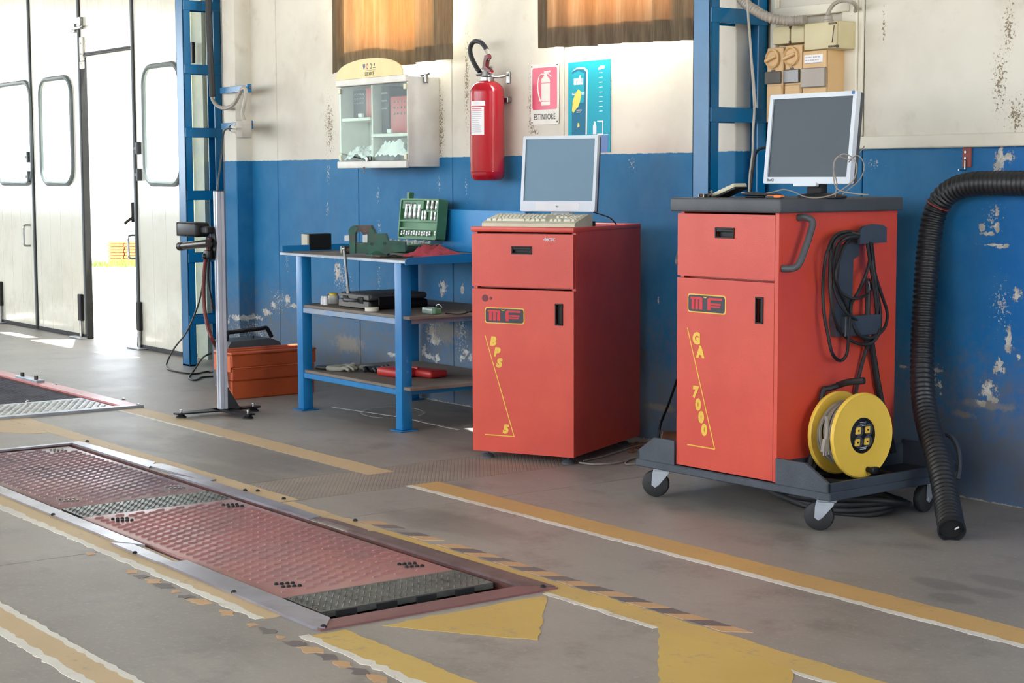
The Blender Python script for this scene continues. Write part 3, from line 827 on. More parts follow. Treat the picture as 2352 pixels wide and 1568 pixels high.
# boarding around the switchgear on the right
for n_, bx_ in ((4, (-4.895, 2.0, 5.288, WALL, 1.353, 1.405)), (5, (-4.95, -4.868, 5.29, WALL, 1.405, 3.2)), (6, (-5.335, -4.905, 5.28, WALL, 1.908, 1.952)),
                (7, (-5.36, -5.325, 5.29, WALL, 1.40, 3.2)), (8, (-4.868, -4.845, 5.300, WALL, 1.405, 3.2))):
    tag(MB().rbox(*bx_, .004, 1).build('trim_%d' % n_, M['boardwhite'] if 'boardwhite' in M else M['plain_wall'], smooth=0), kind='structure')

# ------------------------------------------------------------------ blue lattice columns
def lattice_column(label, cx, y0, y1, phase):
    """two channel posts joined by battens; cx is the outer face towards +X."""
    c = thing('lattice_column', label, 'column', loc=(cx, y0, 0), kind='thing', group='blue lattice columns')
    d = y1 - y0; wd = 0.105; fw_ = 0.055
    def post(front):
        m = MB(); a = 0.0 if front else d
        s = 1 if front else -1
        m.rbox(-wd, 0, min(a, a + s * .008), max(a, a + s * .008), 0, 5.0, .002, 1)
        for x_ in (-.008, -wd):
            m.rbox(x_, x_ + .008, min(a, a + s * fw_), max(a, a + s * fw_), 0, 5.0, .002, 1)
        o = m.build('channel_post', M['blue'], c)
        m2 = MB(); m2.prism([(-wd, min(a, a + s * fw_)), (0, min(a, a + s * fw_)), (0, max(a, a + s * fw_)), (-wd, max(a, a + s * fw_))], lambda u, v, w_: Vector((u, v, w_)), 0.0, 0.012)
        m2.build('foot_plate', M['blue'], o)
    post(True); post(False)
    z = phase
    while z < 4.9:
        m = MB(); m.rbox(-.004, .006, .004, d - .004, z, z + .062, .002, 1); m.build('batten', M['blue'], c)
        m = MB(); m.rbox(-wd - .004, -wd + .004, .004, d - .004, z, z + .062, .002, 1); m.build('batten', M['blue'], c)
        z += 0.4115
    return c


C1 = lattice_column('tall blue steel lattice column beside the white folding door', -10.45, 5.0, 5.275, 0.277)
C2 = lattice_column('tall blue steel lattice column behind the right red cabinet', -5.375, 4.96, 5.295, 0.238)

# ------------------------------------------------------------------ red analyser cabinets
def emblem(fr, par, at, name='logo_plate'):
    """badge: yellow border, dark field, red letters M and F and a small bird mark; at = x0, x1, z0, z1 on the door face."""
    x0, x1, z0, z1 = at; W_, H_ = x1 - x0, z1 - z0
    fn = lambda u, v, w_: Vector((x0 + u * W_, -w_, z0 + v * H_))
    asp = W_ / H_
    def rr(i, r):
        return [(u, v) for u, v in ((p[0] / asp, p[1]) for p in rrect(i, asp - i, i, 1 - i, r))]
    b_ = MB().prism(rr(0, .16), fn, 0, .0010).build(name, M['letter'], par, smooth=0)
    MB().prism(rr(.06, .15), fn, .0008, .0016).build('badge_field', M['logodark'], b_, smooth=0)
    m = MB()
    def bar(a0, b0, a1, b1): m.prism([(a0, b0), (a1, b0), (a1, b1), (a0, b1)], fn, .0014, .0024)
    bar(.08, .72, .36, .84); bar(.11, .18, .185, .74); bar(.215, .18, .285, .74); bar(.315, .18, .40, .74); m.prism([(.36, .72), (.40, .70), (.40, .78), (.36, .84)], fn, .0014, .0024)
    m.build('badge_letter', M['logored'], b_, smooth=0)['kind'] = 'stuff'; m = MB()
    bar(.60, .72, .91, .84); m.prism([(.53, .18), (.61, .18), (.61, .84), (.57, .84), (.53, .76)], fn, .0014, .0024); bar(.61, .46, .88, .56); bar(.61, .33, .86, .42)
    m.build('badge_letter', M['logored'], b_, smooth=0)['kind'] = 'stuff'
    m = MB(); m.prism([(.41, .88), (.45, .80), (.465, .84), (.48, .80), (.52, .88), (.465, .86)], fn, .0014, .0024)
    m.build('badge_bird', M['letter'], b_, smooth=0)
    return b_


def slot(par, x0, x1, z0, z1, name, dz=0.02):
    """recessed finger pull: dark frame and deeper pocket."""
    m = MB(); t = .006
    m.rbox(x0, x1, -.004, .004, z1 - t, z1, .001, 1); m.rbox(x0, x1, -.004, .004, z0, z0 + t, .001, 1)
    m.rbox(x0, x0 + t, -.004, .004, z0, z1, .001, 1); m.rbox(x1 - t, x1, -.004, .004, z0, z1, .001, 1)
    m.box(x0 + t, x1 - t, .012, .016, z0 + t, z1 - t)
    if (x1 - x0) > (z1 - z0): m.rbox(x0 + t, x1 - t, -.002, .012, z1 - .016, z1 - .005, .002, 1)
    else: m.rbox(x1 - .014, x1 - .005, -.002, .012, z0 + t, z1 - t, .002, 1)
    return m.build(name, M['black'], par)


def holed_front(m, x0, x1, z0, z1, hole, t=0.02):
    fn = lambda u, v, w_: Vector((u, w_, v)); h = hole
    m.holed([(x0, z0), (x1, z0), (x1, z1), (x0, z1)], [(h[0], h[2]), (h[1], h[2]), (h[1], h[3]), (h[0], h[3])], fn, 0, t)


a_ = math.radians(26.07)
BF = Fr((-5.804 - .5 * math.cos(a_), 4.577 - .5 * math.sin(a_)), 26.07)
bc = thing('analyser_cabinet', 'red floor cabinet lettered BPS 5 with a grey monitor and keyboard on top', 'cabinet', fr=BF)
BD, BH = 0.715, 1.030
m = MB(); t = .004
m.box(0, .018, .022, BD, .038, 1.010); m.box(.482, .50, .022, BD, .038, 1.010); m.box(.018, .482, BD - .02, BD, .038, 1.010); m.box(.018, .482, .024, BD, .038, .06); m.box(.018, .482, .05, .07, .76, 1.0)
m.build('body', M['red'], bc, smooth=0)
MB().rbox(-.002, .502, -.004, BD + .002, 1.008, 1.030, .004, 2).build('top_panel', M['red'], bc)
m = MB(); holed_front(m, .002, .498, .768, .999, (.20, .30, .912, .947)); d_ = m.build('drawer', M['red'], bc, smooth=0)
slot(d_, .20, .30, .912, .947, 'finger_pull')
m = MB(); holed_front(m, .002, .500, .036, .757, (.411, .449, .608, .702)); dd = m.build('door', M['red'], bc, smooth=0)
slot(dd, .411, .449, .608, .702, 'finger_pull')
emblem(BF, dd, (.066, .262, .606, .676))
m = MB(); m.cyl((.068, 0, .716), (.068, -.001, .716), .016, n=20); m.cyl((.096, 0, .716), (.096, -.001, .716), .0075, n=14); m.build('dark_dots', M['extdark'], dd)
FNB = lambda u, v, w_: Vector((u, -w_, v))


def flat_letter(ch, x, z, h, par, sx=1.0, bold=.0042, shear=.2):
    return text('letter', ch, M['letter'], par, lambda u, v, w_: Vector((x + u, -w_ - .0002, z + v)), h * 1.38, .0012, bold * h / .04, shear, sx=sx)


def strip(m, a, b, wd):
    (x0, z0), (x1, z1) = a, b; L = math.hypot(x1 - x0, z1 - z0); nx, nz = -(z1 - z0) / L * wd / 2, (x1 - x0) / L * wd / 2
    m.prism([(x0 + nx, z0 + nz), (x0 - nx, z0 - nz), (x1 - nx, z1 - nz), (x1 + nx, z1 + nz)], FNB, .0002, .0012)


m = MB(); strip(m, (.067, .551), (.210, .109), .0042); strip(m, (.064, .110), (.211, .110), .0042); m.build('yellow_line', M['letter'], dd, smooth=0)
for ch, px_, py_ in (('B', 1132, 784), ('P', 1140.5, 809), ('S', 1146, 834), ('5', 1161, 986)):
    p = BF.at(px_, py_, 'y', 0); flat_letter(ch, p.x, p.z, .036, dd)
p = BF.at(1264, 550.5, 'y', 0)
text('sticker_letters', 'MCTC', M['silver'], d_, lambda u, v, w_: Vector((p.x + u, -w_ - .0004, p.z + v)), .017, .001, .0006)
m = MB(); q = BF.at(1251, 549, 'y', 0)
m.prism([(q.x - .006, q.z), (q.x - .003, q.z - .006), (q.x + .007, q.z + .009), (q.x - .003, q.z - .001)], FNB, .0002, .0012); m.build('sticker_tick', M['silver'], d_, smooth=0)
for x_, y_ in ((.05, .05), (.45, .05), (.05, .64), (.45, .64)):
    m = MB(); m.lathe([(.030, 0), (.030, .006), (.022, .016), (.012, .020)], (x_, y_, 0), (0, 0, 1), 16); m.cyl((x_, y_, .018), (x_, y_, .040), .006, n=10)
    m.build('levelling_foot', M['dkgrey'], bc)

GF = Fr((-4.915, 4.374), 2.3)
GD = .65
gc = thing('analyser_cart', 'red wheeled cabinet lettered GA 7000 with a black top and grey tray base', 'cart', fr=GF)
m = MB()
m.box(0, .018, .022, GD, .148, 1.118); m.box(.502, .52, .0, GD, .148, 1.118); m.box(.018, .502, GD - .02, GD, .148, 1.118); m.box(.018, .502, .024, GD, .148, .17); m.box(.018, .502, .05, .07, .85, 1.1)
m.build('body', M['red'], gc, smooth=0)
MB().rbox(-.014, .545, -.024, GD + .004, 1.116, 1.167, .007, 3).build('worktop', M['dkgrey'], gc)
m = MB(); holed_front(m, .004, .500, .874, 1.108, (.203, .301, 1.020, 1.059)); d_ = m.build('drawer', M['red'], gc, smooth=0)
slot(d_, .203, .301, 1.020, 1.059, 'finger_pull')
m = MB(); holed_front(m, .003, .500, .150, .866, (.409, .448, .716, .813)); dd = m.build('door', M['red'], gc, smooth=0)
slot(dd, .409, .448, .716, .813, 'finger_pull')
emblem(GF, dd, (.061, .260, .738, .808))
m = MB(); strip(m, (.060, .678), (.209, .233), .0042); strip(m, (.063, .232), (.210, .232), .0042); m.build('yellow_line', M['letter'], dd, smooth=0)
for ch, px_, py_ in (('G', 1600, 778), ('A', 1609, 809), ('7', 1597, 901), ('0', 1604, 930), ('0', 1611, 959), ('0', 1618, 988)):
    p = GF.at(px_, py_, 'y', 0); flat_letter(ch, p.x, p.z, .040, dd, sx=.92, shear=.0 if ch in 'GA0' else .1)
# side handle, and its twin on the far side
for sx_, nm in ((.52, 1), (0, -1)):
    m = MB(); g = lambda x_, y_, z_: Vector((sx_ + nm * x_, y_, z_))
    m.tube([g(0, .098, 1.098), g(.03, .104, 1.100), g(.05, .118, 1.085), g(.052, .108, 1.05), g(.05, .072, .97), g(.045, .052, .932), g(.028, .036, .919), g(0, .016, .919)], .0125, 10, 5)
    m.build('side_handle', M['dkgrey'], gc)
# tray base
TX0, TX1, TY1 = -.205, .772, .70
def tray_wall(m, u0, u1, y, th=.012, hl=.238, lo=.118):
    pass
m = MB()
m.box(TX0 + .004, TX1 - .004, -.004, TY1, .116, .140)                       # chassis band
m.rbox(TX0, TX1, -.012, .004, .117, .146, .003, 1); m.rbox(TX0, TX1, TY1 - .004, TY1 + .012, .117, .146, .003, 1)
m.rbox(TX1 - .006, TX1 + .010, -.012, TY1 + .012, .117, .146, .003, 1); m.rbox(TX0 - .010, TX0 + .006, -.012, TY1 + .012, .117, .146, .003, 1)
m.build('chassis', M['slate'], gc)
for sg, x0, x1 in ((1, .522, TX1), (-1, -.002, TX0)):
    m = MB(); fnx = lambda u, v, w_: Vector((u, w_, v))
    prof = [(x0, .140), (x1, .140), (x1, .178), (x0 + (x1 - x0) * .56, .238), (x0, .238)]
    for y_ in (-.008, TY1 - .004):
        m.prism(prof, fnx, y_, y_ + .012)
    m.box(min(x1 - sg * .010, x1), max(x1 - sg * .010, x1), -.008, TY1 + .008, .140, .178)
    m.box(min(x0, x0 + sg * .008), max(x0, x0 + sg * .008), 0, TY1, .140, .225)
    m.build('side_tray', M['slate'], gc, smooth=0)
MB().box(.53, TX1 - .012, .004, TY1 - .004, .1402, .146).build('tray_mat', M['rubber'], gc, smooth=0)


def caster(x, y, ang):
    Rz = Matrix.Translation((x, y, 0)) @ Matrix.Rotation(math.radians(ang), 4, 'Z')
    T = lambda p: Rz @ Vector(p)
    m = MB()
    for s_ in (-1, 1):
        m.prism([(-.036, .116), (.026, .116), (.022, .095), (-.016, .050), (-.030, .040), (-.044, .050), (-.042, .09)], lambda u, v, w_: T((u, w_, v)), s_ * .023 - .002, s_ * .023 + .002)
    m.rbox(-.034, .034, -.030, .030, .106, .117, .003, 1, Rz)
    m.cyl(T((-.030, -.027, .054)), T((-.030, .027, .054)), .009, n=10)
    f = m.build('caster_fork', M['galv'], gc)
    m = MB(); m.lathe([(.018, -.019), (.036, -.018), (.050, -.013), (.054, 0), (.050, .013), (.036, .018), (.018, .019)], T((-.030, 0, .054)), (Rz.to_3x3() @ Vector((0, 1, 0))), 22)
    m.build('caster_wheel', M['rubber'], f)


caster(-.110, .040, 40); caster(.728, .040, 36); caster(.728, .60, 95); caster(-.110, .62, -30)

# cable holder on the side of the cart, with its looped cables
def gs(px, py, off=0.0): return GF.at(px, py, 'x', .52 + off)
m = MB(); fs = lambda u, v, w_: Vector((.52 + w_, u, v))
m.prism([(.366, 1.006), (.366, 1.048), (.385, 1.062), (.44, 1.070), (.49, 1.066), (.515, 1.056), (.515, 1.000), (.366, .998)], fs, .05, .062)
m.box(.52, .575, .385, .50, 1.005, 1.018)
m.prism([(.30, .99), (.40, 1.01), (.40, .955), (.368, .94), (.362, .70), (.385, .68), (.40, .72), (.40, .66), (.28, .66), (.27, .72)], fs, 0, .03)
m.build('cable_hook', M['slate'], gc, smooth=0)
m = MB(); m.rbox(.52, .57, .30, .50, .672, .732, .004, 1); m.rbox(.565, .575, .30, .50, .66, .735, .003, 1); m.build('cable_shelf', M['slate'], gc)
LOOPS = [[(1972, 536), (1943, 532), (1915, 545), (1897, 590), (1890, 660), (1893, 720), (1902, 770), (1912, 812), (1930, 828), (1945, 812), (1949, 770), (1952, 720)],
         [(1972, 540), (1944, 540), (1918, 556), (1911, 610), (1925, 660), (1950, 682), (1975, 684), (1998, 668), (2007, 630), (2004, 580), (1996, 556)],
         [(1974, 544), (1946, 546), (1922, 570), (1914, 640), (1925, 690), (1952, 725), (1985, 740), (2010, 728), (2016, 690), (2006, 620), (1998, 556)],
         [(1976, 538), (1945, 536), (1912, 560), (1906, 640), (1913, 715), (1930, 760), (1960, 785), (1995, 790), (2018, 768), (2022, 720), (2012, 650), (2002, 556)],
         [(1976, 546), (1948, 552), (1930, 590), (1920, 640), (1945, 700), (1970, 760), (2000, 776), (2030, 755), (2038, 720), (2026, 680), (2008, 620), (2000, 557)],
         [(1998, 557), (1997, 600), (1985, 640), (1968, 676), (1955, 700), (1958, 740), (1975, 770), (2000, 778), (2013, 740), (2010, 680), (1992, 560)]]
for i, L_ in enumerate(LOOPS):
    cb = MB().tube([gs(x_, y_, .035 + .009 * ((i * 5 + k) % 4)) for k, (x_, y_) in enumerate(L_)], .0062 if i != 1 else .0055, 8, 4).build('cable_loop', M['rubber'], gc)
MB().tube([gs(1996, 780, .03), gs(1990, 800, .025), gs(1976, 850, .02), gs(1968, 890, .02), gs(1962, 925, .02)], .007, 8, 4).build('hanging_cable', M['rubber'], gc)
MB().tube([gs(2000, 780, .03), gs(2008, 830, .02), gs(2016, 880, .02), gs(2028, 940, .02), gs(2040, 985, .03), gs(2052, 1040, .06)], .012, 8, 4).build('hanging_hose', M['rubber'], gc)
MB().tube([gs(1993, 640, .03), gs(1993, 700, .04), gs(1990, 760, .04), gs(1992, 800, .03)], .010, 8, 4).build('probe_handle', M['rubber'], gc)
m = MB(); m.cyl(gs(1995, 645, .045), gs(1998, 665, .045), .003, n=8); m.build('probe_tip', M['chrome'], gc)
# coil of hoses slung under the cart
m = MB()
for k in range(4):
    m.tube([Vector((.22 + .30 * math.cos(a) + .02 * k, .42 + .16 * math.sin(a), .052 + .010 * k + .018 * math.sin(2 * a + k))) for a in [i * math.pi / 6 for i in range(12)]], .011, 6, 3, closed=True)
cl = m.build('hose_coil', M['rubber'], smooth=60); cl.location = GF.o; cl.rotation_euler = (0, 0, GF.ang)
for v in cl.data.vertices: v.co.x += .18; v.co.z -= .028
tag(cl, 'coil of black hose lying on the floor beneath the red wheeled cabinet', 'hose')

# ------------------------------------------------------------------ cable reel in the tray
RL = thing('cable_reel', 'yellow cable reel with grey cable standing in the cart tray', 'cable reel', fr=GF)
rc = Vector((.70, .252, .316)); ax = Vector((1, -.06, .02)).normalized()
def reel_disc(off, r, hub):
    m = MB(); m.lathe([(hub, -.004), (hub + .004, .006), (r * .86, .004), (r * .97, .007), (r, .002), (r, -.006), (r * .95, -.008), (hub, -.008)], rc + ax * off, ax, 40)
    return m
reel_disc(0, .155, .062).build('front_flange', M['yellowp'], RL)
reel_disc(-.115, .152, .03).build('rear_flange', M['yellowp'], RL)
m = MB(); m.cyl(rc - ax * .114, rc - ax * .006, .085, n=28); m.build('drum', M['rubber'], RL)
for k in range(8):
    r_ = .112 + .004 * math.sin(k * 2.3); of = -.103 + k * .0125
    u_ = ax.orthogonal().normalized(); w_ = ax.cross(u_)
    MB().tube([rc + ax * (of + .004 * math.sin(t * 2 + k)) + (u_ * math.cos(t) + w_ * math.sin(t)) * (r_ + .003 * math.sin(3 * t + k)) for t in [i * math.pi / 10 for i in range(20)]], .0062, 7, 2, closed=True).build('cable_turn', M['greycable'], RL)
sp = MB(); sp.lathe([(.064, -.006), (.066, .002), (.062, .004), (.001, .004)], rc, ax, 36); sp = sp.build('socket_panel', M['black'], RL)
uy = Vector((0, 1, 0)) - ax * ax.y; uy.normalize(); uz = ax.cross(uy) * -1
uz = Vector((0, 0, 1)) - ax * ax.z; uz.normalize()
for (a, b_) in ((-.026, .020), (.022, .020), (-.030, -.022), (.018, -.022)):
    c_ = rc + uy * a + uz * b_ + ax * .004
    so = MB(); so.lathe([(.021, 0), (.021, .003), (.017, .004), (.016, .001), (.001, .001)], c_ + uy * .006, ax, 20); so = so.build('socket_outlet', M['dkgrey'], sp)
    m = MB(); f2 = P3(c_, uy, uz, ax); m.prism([(-.014, -.012), (.008, -.012), (.010, .012), (-.010, .012), (-.014, .006)], f2, .001, .006)
    m.build('outlet_insert', M['yellowp'], sp)
    m = MB(); m.prism([(-.005, -.003), (.003, -.003), (.003, .003), (-.005, .003)], f2, .005, .0066); m.build('outlet_holes', M['black'], sp, smooth=0)
for zz, wd in ((.047, .03), (.041, .026), (.035, .034), (-.044, .036), (-.050, .030)):
    m = MB(); f2 = P3(rc + uz * zz, uy, uz, ax); xx = -wd / 2; rnd = random.Random(int(zz * 1e4) + 999)
    while xx < wd / 2:
        l_ = rnd.uniform(.002, .005); m.prism([(xx, 0), (xx + l_, 0), (xx + l_, .0024), (xx, .0024)], f2, .004, .0047); xx += l_ + .0012
    m.build('small_print', M['silver'], sp, smooth=0)
k_ = GF.at(1996, 1078, 'x', .715)
m = MB(); m.cyl((.706, k_.y, k_.z), (.735, k_.y - .004, k_.z), .010, n=12); m.rbox(.728, .752, k_.y - .018, k_.y + .018, k_.z - .013, k_.z + .013, .006, 2); m.build('winding_knob', M['black'], RL)
pg = gs(1897, 1022, .150)
m = MB(); m.tube([gs(1898, 955, .145), gs(1899, 985, .148), Vector((pg.x, pg.y, pg.z + .02))], .007, 8, 4)
m.prism([(-.010, .022), (.010, .022), (.017, -.004), (.020, -.022), (-.020, -.022), (-.017, -.004)], P3(pg, (0, 1, 0), (0, 0, 1), (1, 0, 0)), -.007, .007); pl = m.build('plug', M['greycable'], RL)
m = MB()
for dy_ in (-.013, 0, .013): m.cyl(pg + Vector((0, dy_, -.022)), pg + Vector((0, dy_, -.036)), .0024, n=8)
m.build('plug_pins', M['chrome'], pl)
m = MB()
def rb(px, py, x): return GF.at(px, py, 'x', x)
m.tube([Vector((.56, .12, .175)), rb(1880, 980, .545), rb(1890, 900, .545), rb(1905, 892, .555), rb(1935, 882, .57)], .011, 8, 3)
m.tube([rb(1925, 884, .56), rb(1950, 877, .62), rb(1985, 874, .68)], .0125, 8, 3)
m.tube([Vector((.56, .12, .165)), Vector((.58, .30, .160)), Vector((.60, .43, .165))], .011, 8, 3)
m.tube([Vector((.56, .10, .160)), Vector((.70, .13, .158)), Vector((.755, .16, .158))], .011, 8, 3)
m.tube([Vector((.57, .42, .160)), Vector((.70, .40, .158)), Vector((.755, .39, .158))], .011, 8, 3)
m.tube([Vector((.56, .13, .165)), Vector((.552, .25, .316)), Vector((.60, .252, .316))], .011, 8, 3)
m.build('reel_stand', M['rubber'], RL)


# ------------------------------------------------------------------ monitors
def monitor(name, label, fr, x0, x1, y, z0, z1, tilt, bez, scr, chin, base_z, foot):
    o = thing(name, label, 'monitor', fr=fr)
    h = z1 - z0; c = Vector(((x0 + x1) / 2, y, z0)); ti = math.radians(tilt)
    ez = Vector((0, math.sin(ti), math.cos(ti))); ey = Vector((0, math.cos(ti), -math.sin(ti)))
    f = lambda u, v, w_: c + Vector((u, 0, 0)) + ez * v + ey * w_
    hw = (x1 - x0) / 2; M4 = Matrix(((1, 0, 0, c.x), (0, ey.y, ez.y, c.y), (0, ey.z, ez.z, c.z), (0, 0, 0, 1)))
    m = MB(); m.holed(rrect(-hw, hw, 0, h, .006, 3), [(-hw + bez, chin), (hw - bez, chin), (hw - bez, h - bez), (-hw + bez, h - bez)], f, 0, .022)
    bz = m.build('bezel', M['silver'], o, smooth=20)
    MB().rbox(-hw + .002, hw - .002, .020, .045, .002, h - .002, .004, 1, M4).build('back_shell', M['dkgrey'] if name else M['silver'], o)
    MB().rbox(-hw * .6, hw * .6, .044, .075, h * .2, h * .8, .012, 2, M4).build('rear_hump', M['dkgrey'], o)
    MB().prism([(-hw + bez, chin), (hw - bez, chin), (hw - bez, h - bez), (-hw + bez, h - bez)], f, .006, .010).build('screen', M[scr], o, smooth=0)
    foot(o, f, bz, hw, c)
    return o


def foot_hp(o, f, bz, hw, c):
    m = MB(); m.prism([(-hw * .58, .006), (hw * .58, .006), (hw * .58, .040), (-hw * .58, .040)], f, -.0012, .001); m.build('speaker_bar', M['paper'], bz, smooth=0)
    m = MB(); t0 = f(0, .022, -.0015)
    m.cyl(t0, t0 + Vector((0, -.002, 0)), .0075, n=16); lg = m.build('round_badge', M['paper'], bz)
    text('badge_letters', 'hp', M['dkgrey'], lg, lambda u, v, w_: f(u, .0225 + v, -.0037 - w_), .009, .0006, .0002)
    m = MB(); m.rbox(c.x - .05, c.x + .05, c.y + .04, c.y + .07, 1.035, c.z + .15, .006, 1); m.rbox(c.x - .11, c.x + .11, c.y - .02, c.y + .16, 1.0305, 1.046, .006, 2); m.build('stand', M['silver'], o)


def foot_bq(o, f, bz, hw, c):
    m = MB(); m.prism(rrect(-.055, .055, -.010, .006, .004, 3), f, -.004, .012); m.build('button_bar', M['silver'], bz, smooth=20)
    text('maker_letters', 'BenQ', M['dkgrey'], bz, lambda u, v, w_: f(-hw + .036 + u, .013 + v, -.0004 - w_), .014, .0008, .0001)
    m = MB(); m.prism([(hw - .024, .318), (hw - .010, .318), (hw - .010, .330), (hw - .024, .330)], f, -.0008, .0004); m.build('blue_sticker', M['posterblue'], bz, smooth=0)
    m = MB(); m.rbox(c.x - .035, c.x + .035, c.y + .045, c.y + .085, 1.175, c.z + .14, .008, 2)
    m.lathe([(.09, 0), (.09, .006), (.08, .012), (.04, .018)], (c.x + .02, c.y + .07, 1.1672), (0, 0, 1), 28); m.build('stand', M['rubber'], o)


mo1 = monitor('monitor', 'grey flat monitor with speaker bar behind the keyboard on the left red cabinet', BF, .086, .458, .300, 1.092, 1.431, 6.0, .014, 'screen', .047, 1.03, foot_hp)
mo2 = monitor('monitor', 'silver framed monitor tilted back on the black top of the right red cabinet', GF, .252, .668, .200, 1.219, 1.549, 6.0, .017, 'screen2', .024, 1.165, foot_bq)

# ------------------------------------------------------------------ keyboard
kb = thing('keyboard', 'old beige keyboard with pale keys on the left red cabinet', 'keyboard', fr=BF)
KX0, KX1, KY0, KY1 = .045, .497, .015, .195
zt = lambda y: 1.0315 + .020 + (y - KY0) / (KY1 - KY0) * .030
m = MB(); fk = lambda u, v, w_: Vector((w_, u, v))
m.prism([(KY0, 1.0305), (KY1, 1.0305), (KY1, zt(KY1)), (KY1 - .035, zt(KY1) + .002), (KY0 + .012, zt(KY0)), (KY0, 1.045)], fk, KX0, KX1); m.build('case', M['beige'], kb, smooth=20)
rows = [(.155, [(i * .0212 + (.012 if i > 0 else 0) + (.010 if i > 4 else 0) + (.010 if i > 8 else 0), .016) for i in range(13)] + [(.325 + i * .021, .016) for i in range(3)]),
        (.128, [(i * .0192, .016) for i in range(14)] + [(.325 + i * .021, .016) for i in range(3)] + [(.395 + i * .019, .016) for i in range(3)]),
        (.108, [(0, .024)] + [(.027 + i * .0192, .016) for i in range(13)] + [(.325 + i * .021, .016) for i in range(3)] + [(.395 + i * .019, .016) for i in range(3)]),
        (.088, [(0, .028)] + [(.032 + i * .0192, .016) for i in range(12)] + [(.395 + i * .019, .016) for i in range(3)]),
        (.068, [(0, .024)] + [(.027 + i * .0192, .016) for i in range(13)] + [(.346, .016)] + [(.395 + i * .019, .016) for i in range(3)]),
        (.046, [(0, .024), (.030, .022), (.056, .022), (.082, .115), (.201, .022), (.227, .022), (.253, .022), (.279, .024), (.325, .016), (.346, .016), (.367, .016), (.395, .035), (.434, .016)])]
for y_, ks in rows:
    for k0, kw in ks:
        x0 = KX0 + .010 + k0 * .955; x1 = x0 + kw * .955; zb = zt(y_)
        m = MB(); a = .0022; d = .0155
        vs = [(x0, y_ - d / 2, zb - .002), (x1, y_ - d / 2, zb - .002), (x1, y_ + d / 2, zb), (x0, y_ + d / 2, zb)]
        ts = [(x0 + a, y_ - d / 2 + a, zb + .0075), (x1 - a, y_ - d / 2 + a, zb + .0075), (x1 - a, y_ + d / 2 - a, zb + .010), (x0 + a, y_ + d / 2 - a, zb + .010)]
        m._add([Vector(p) for p in vs + ts], [(4, 5, 6, 7), (0, 1, 5, 4), (1, 2, 6, 5), (2, 3, 7, 6), (3, 0, 4, 7)])
        m.build('key', M['keycap'], kb, smooth=0)
MB().tube([BF.at(1362, 487, 'y', .30), BF.at(1385, 494, 'y', .32), BF.at(1402, 501, 'y', .33), Vector((.545, .345, 1.034))], .003, 6, 4).build('monitor_lead', M['black'], mo1)
m = MB(); m.rbox(.478, .494, .215, .235, 1.0305, 1.052, .002, 1); o = m.build('adapter', M['black'], smooth=30); o.location = BF.o; o.rotation_euler = (0, 0, BF.ang)
tag(o, 'tiny black cube standing behind the right end of the keyboard', 'adapter')

# ------------------------------------------------------------------ things on the right cabinet top
def gt(px, py, z=1.167): return GF.at(px, py, 'z', z)
def gp(px, py, y): return GF.at(px, py, 'y', y)
TZ = 1.1672
def gthing(*a, **k): return thing(*a, fr=GF, **k)
ph = gthing('handset', 'beige desk remote with buttons tipped up on the left of the black worktop', 'remote')
a, b_ = gp(1642, 450, .10), gp(1690, 434, .10)
m = MB(); M4 = Matrix.Translation((a.x, .09, TZ + .001)) @ Matrix.Rotation(math.radians(-19), 4, 'Y')
m.rbox(0, .118, 0, .07, 0, .016, .005, 2, M4); m.build('case', M['beige'], ph)
m = MB(); m.rbox(.004, .122, .002, .068, -.008, .001, .003, 1, M4); m.build('underside', M['black'], ph)
for i in range(4):
    for j in range(3):
        m = MB(); m.rbox(.02 + i * .022, .034 + i * .022, .010 + j * .019, .022 + j * .019, .015, .019, .002, 1, M4); m.build('button', M['dkgrey'] if (i + j) % 2 else M['silver'], ph)
m = MB(); m.rbox(.02, .11, .10, .16, TZ, TZ + .012, .004, 1); m.build('rest', M['black'], ph)
sb = gthing('steel_clip', 'small bent steel clip at the left corner of the black worktop', 'clip')
a = gp(1604, 452, .05)
m = MB(); m.rbox(a.x, a.x + .004, .05, .08, TZ, TZ + .014, .001, 1); m.rbox(a.x, a.x + .03, .05, .08, TZ, TZ + .003, .001, 1); m.rbox(a.x + .026, a.x + .030, .05, .08, TZ, TZ + .014, .001, 1); m.build('bracket', M['steel'], sb)
m = MB(); m.rbox(a.x + .006, a.x + .024, .052, .078, TZ + .004, TZ + .012, .002, 1); m.build('cork', M['bark'], sb)
pk = gthing('pliers', 'small pliers lying open beside the beige remote', 'pliers')
a = gp(1628, 452, .06)
m = MB(); m.tube([(a.x - .004, .06, TZ + .004), (a.x + .004, .066, TZ + .014), (a.x + .001, .07, TZ + .024)], .0035, 7, 3); m.tube([(a.x + .020, .06, TZ + .003), (a.x + .010, .066, TZ + .012), (a.x + .004, .07, TZ + .027)], .0035, 7, 3); m.build('jaws', M['steel'], pk)
m = MB(); m.ball((a.x - .002, .066, TZ + .012), .009, 1, .7, 1.2); m.build('grip', M['black'], pk)
cb = gthing('clipboard', 'thin dark clipboard with a steel edge propped under the monitor', 'clipboard')
a = gp(1710, 445, .09)
m = MB(); M4 = Matrix.Translation((a.x, .07, TZ + .0125)) @ Matrix.Rotation(math.radians(2), 4, 'Y'); m.rbox(0, .13, 0, .08, 0, .006, .002, 1, M4); m.build('board', M['rubber'], cb)
m = MB(); m.rbox(-.002, .02, .002, .078, .001, .009, .002, 1, M4); m.build('clip', M['steel'], cb); m = MB(); m.rbox(a.x + .01, a.x + .11, .08, .15, TZ, TZ + .0085, .003, 1); m.build('pad', M['black'], cb)
ut = gthing('utility_knife', 'orange handled knife lying at the front of the black worktop', 'knife')
a = gp(1757, 455, .02)
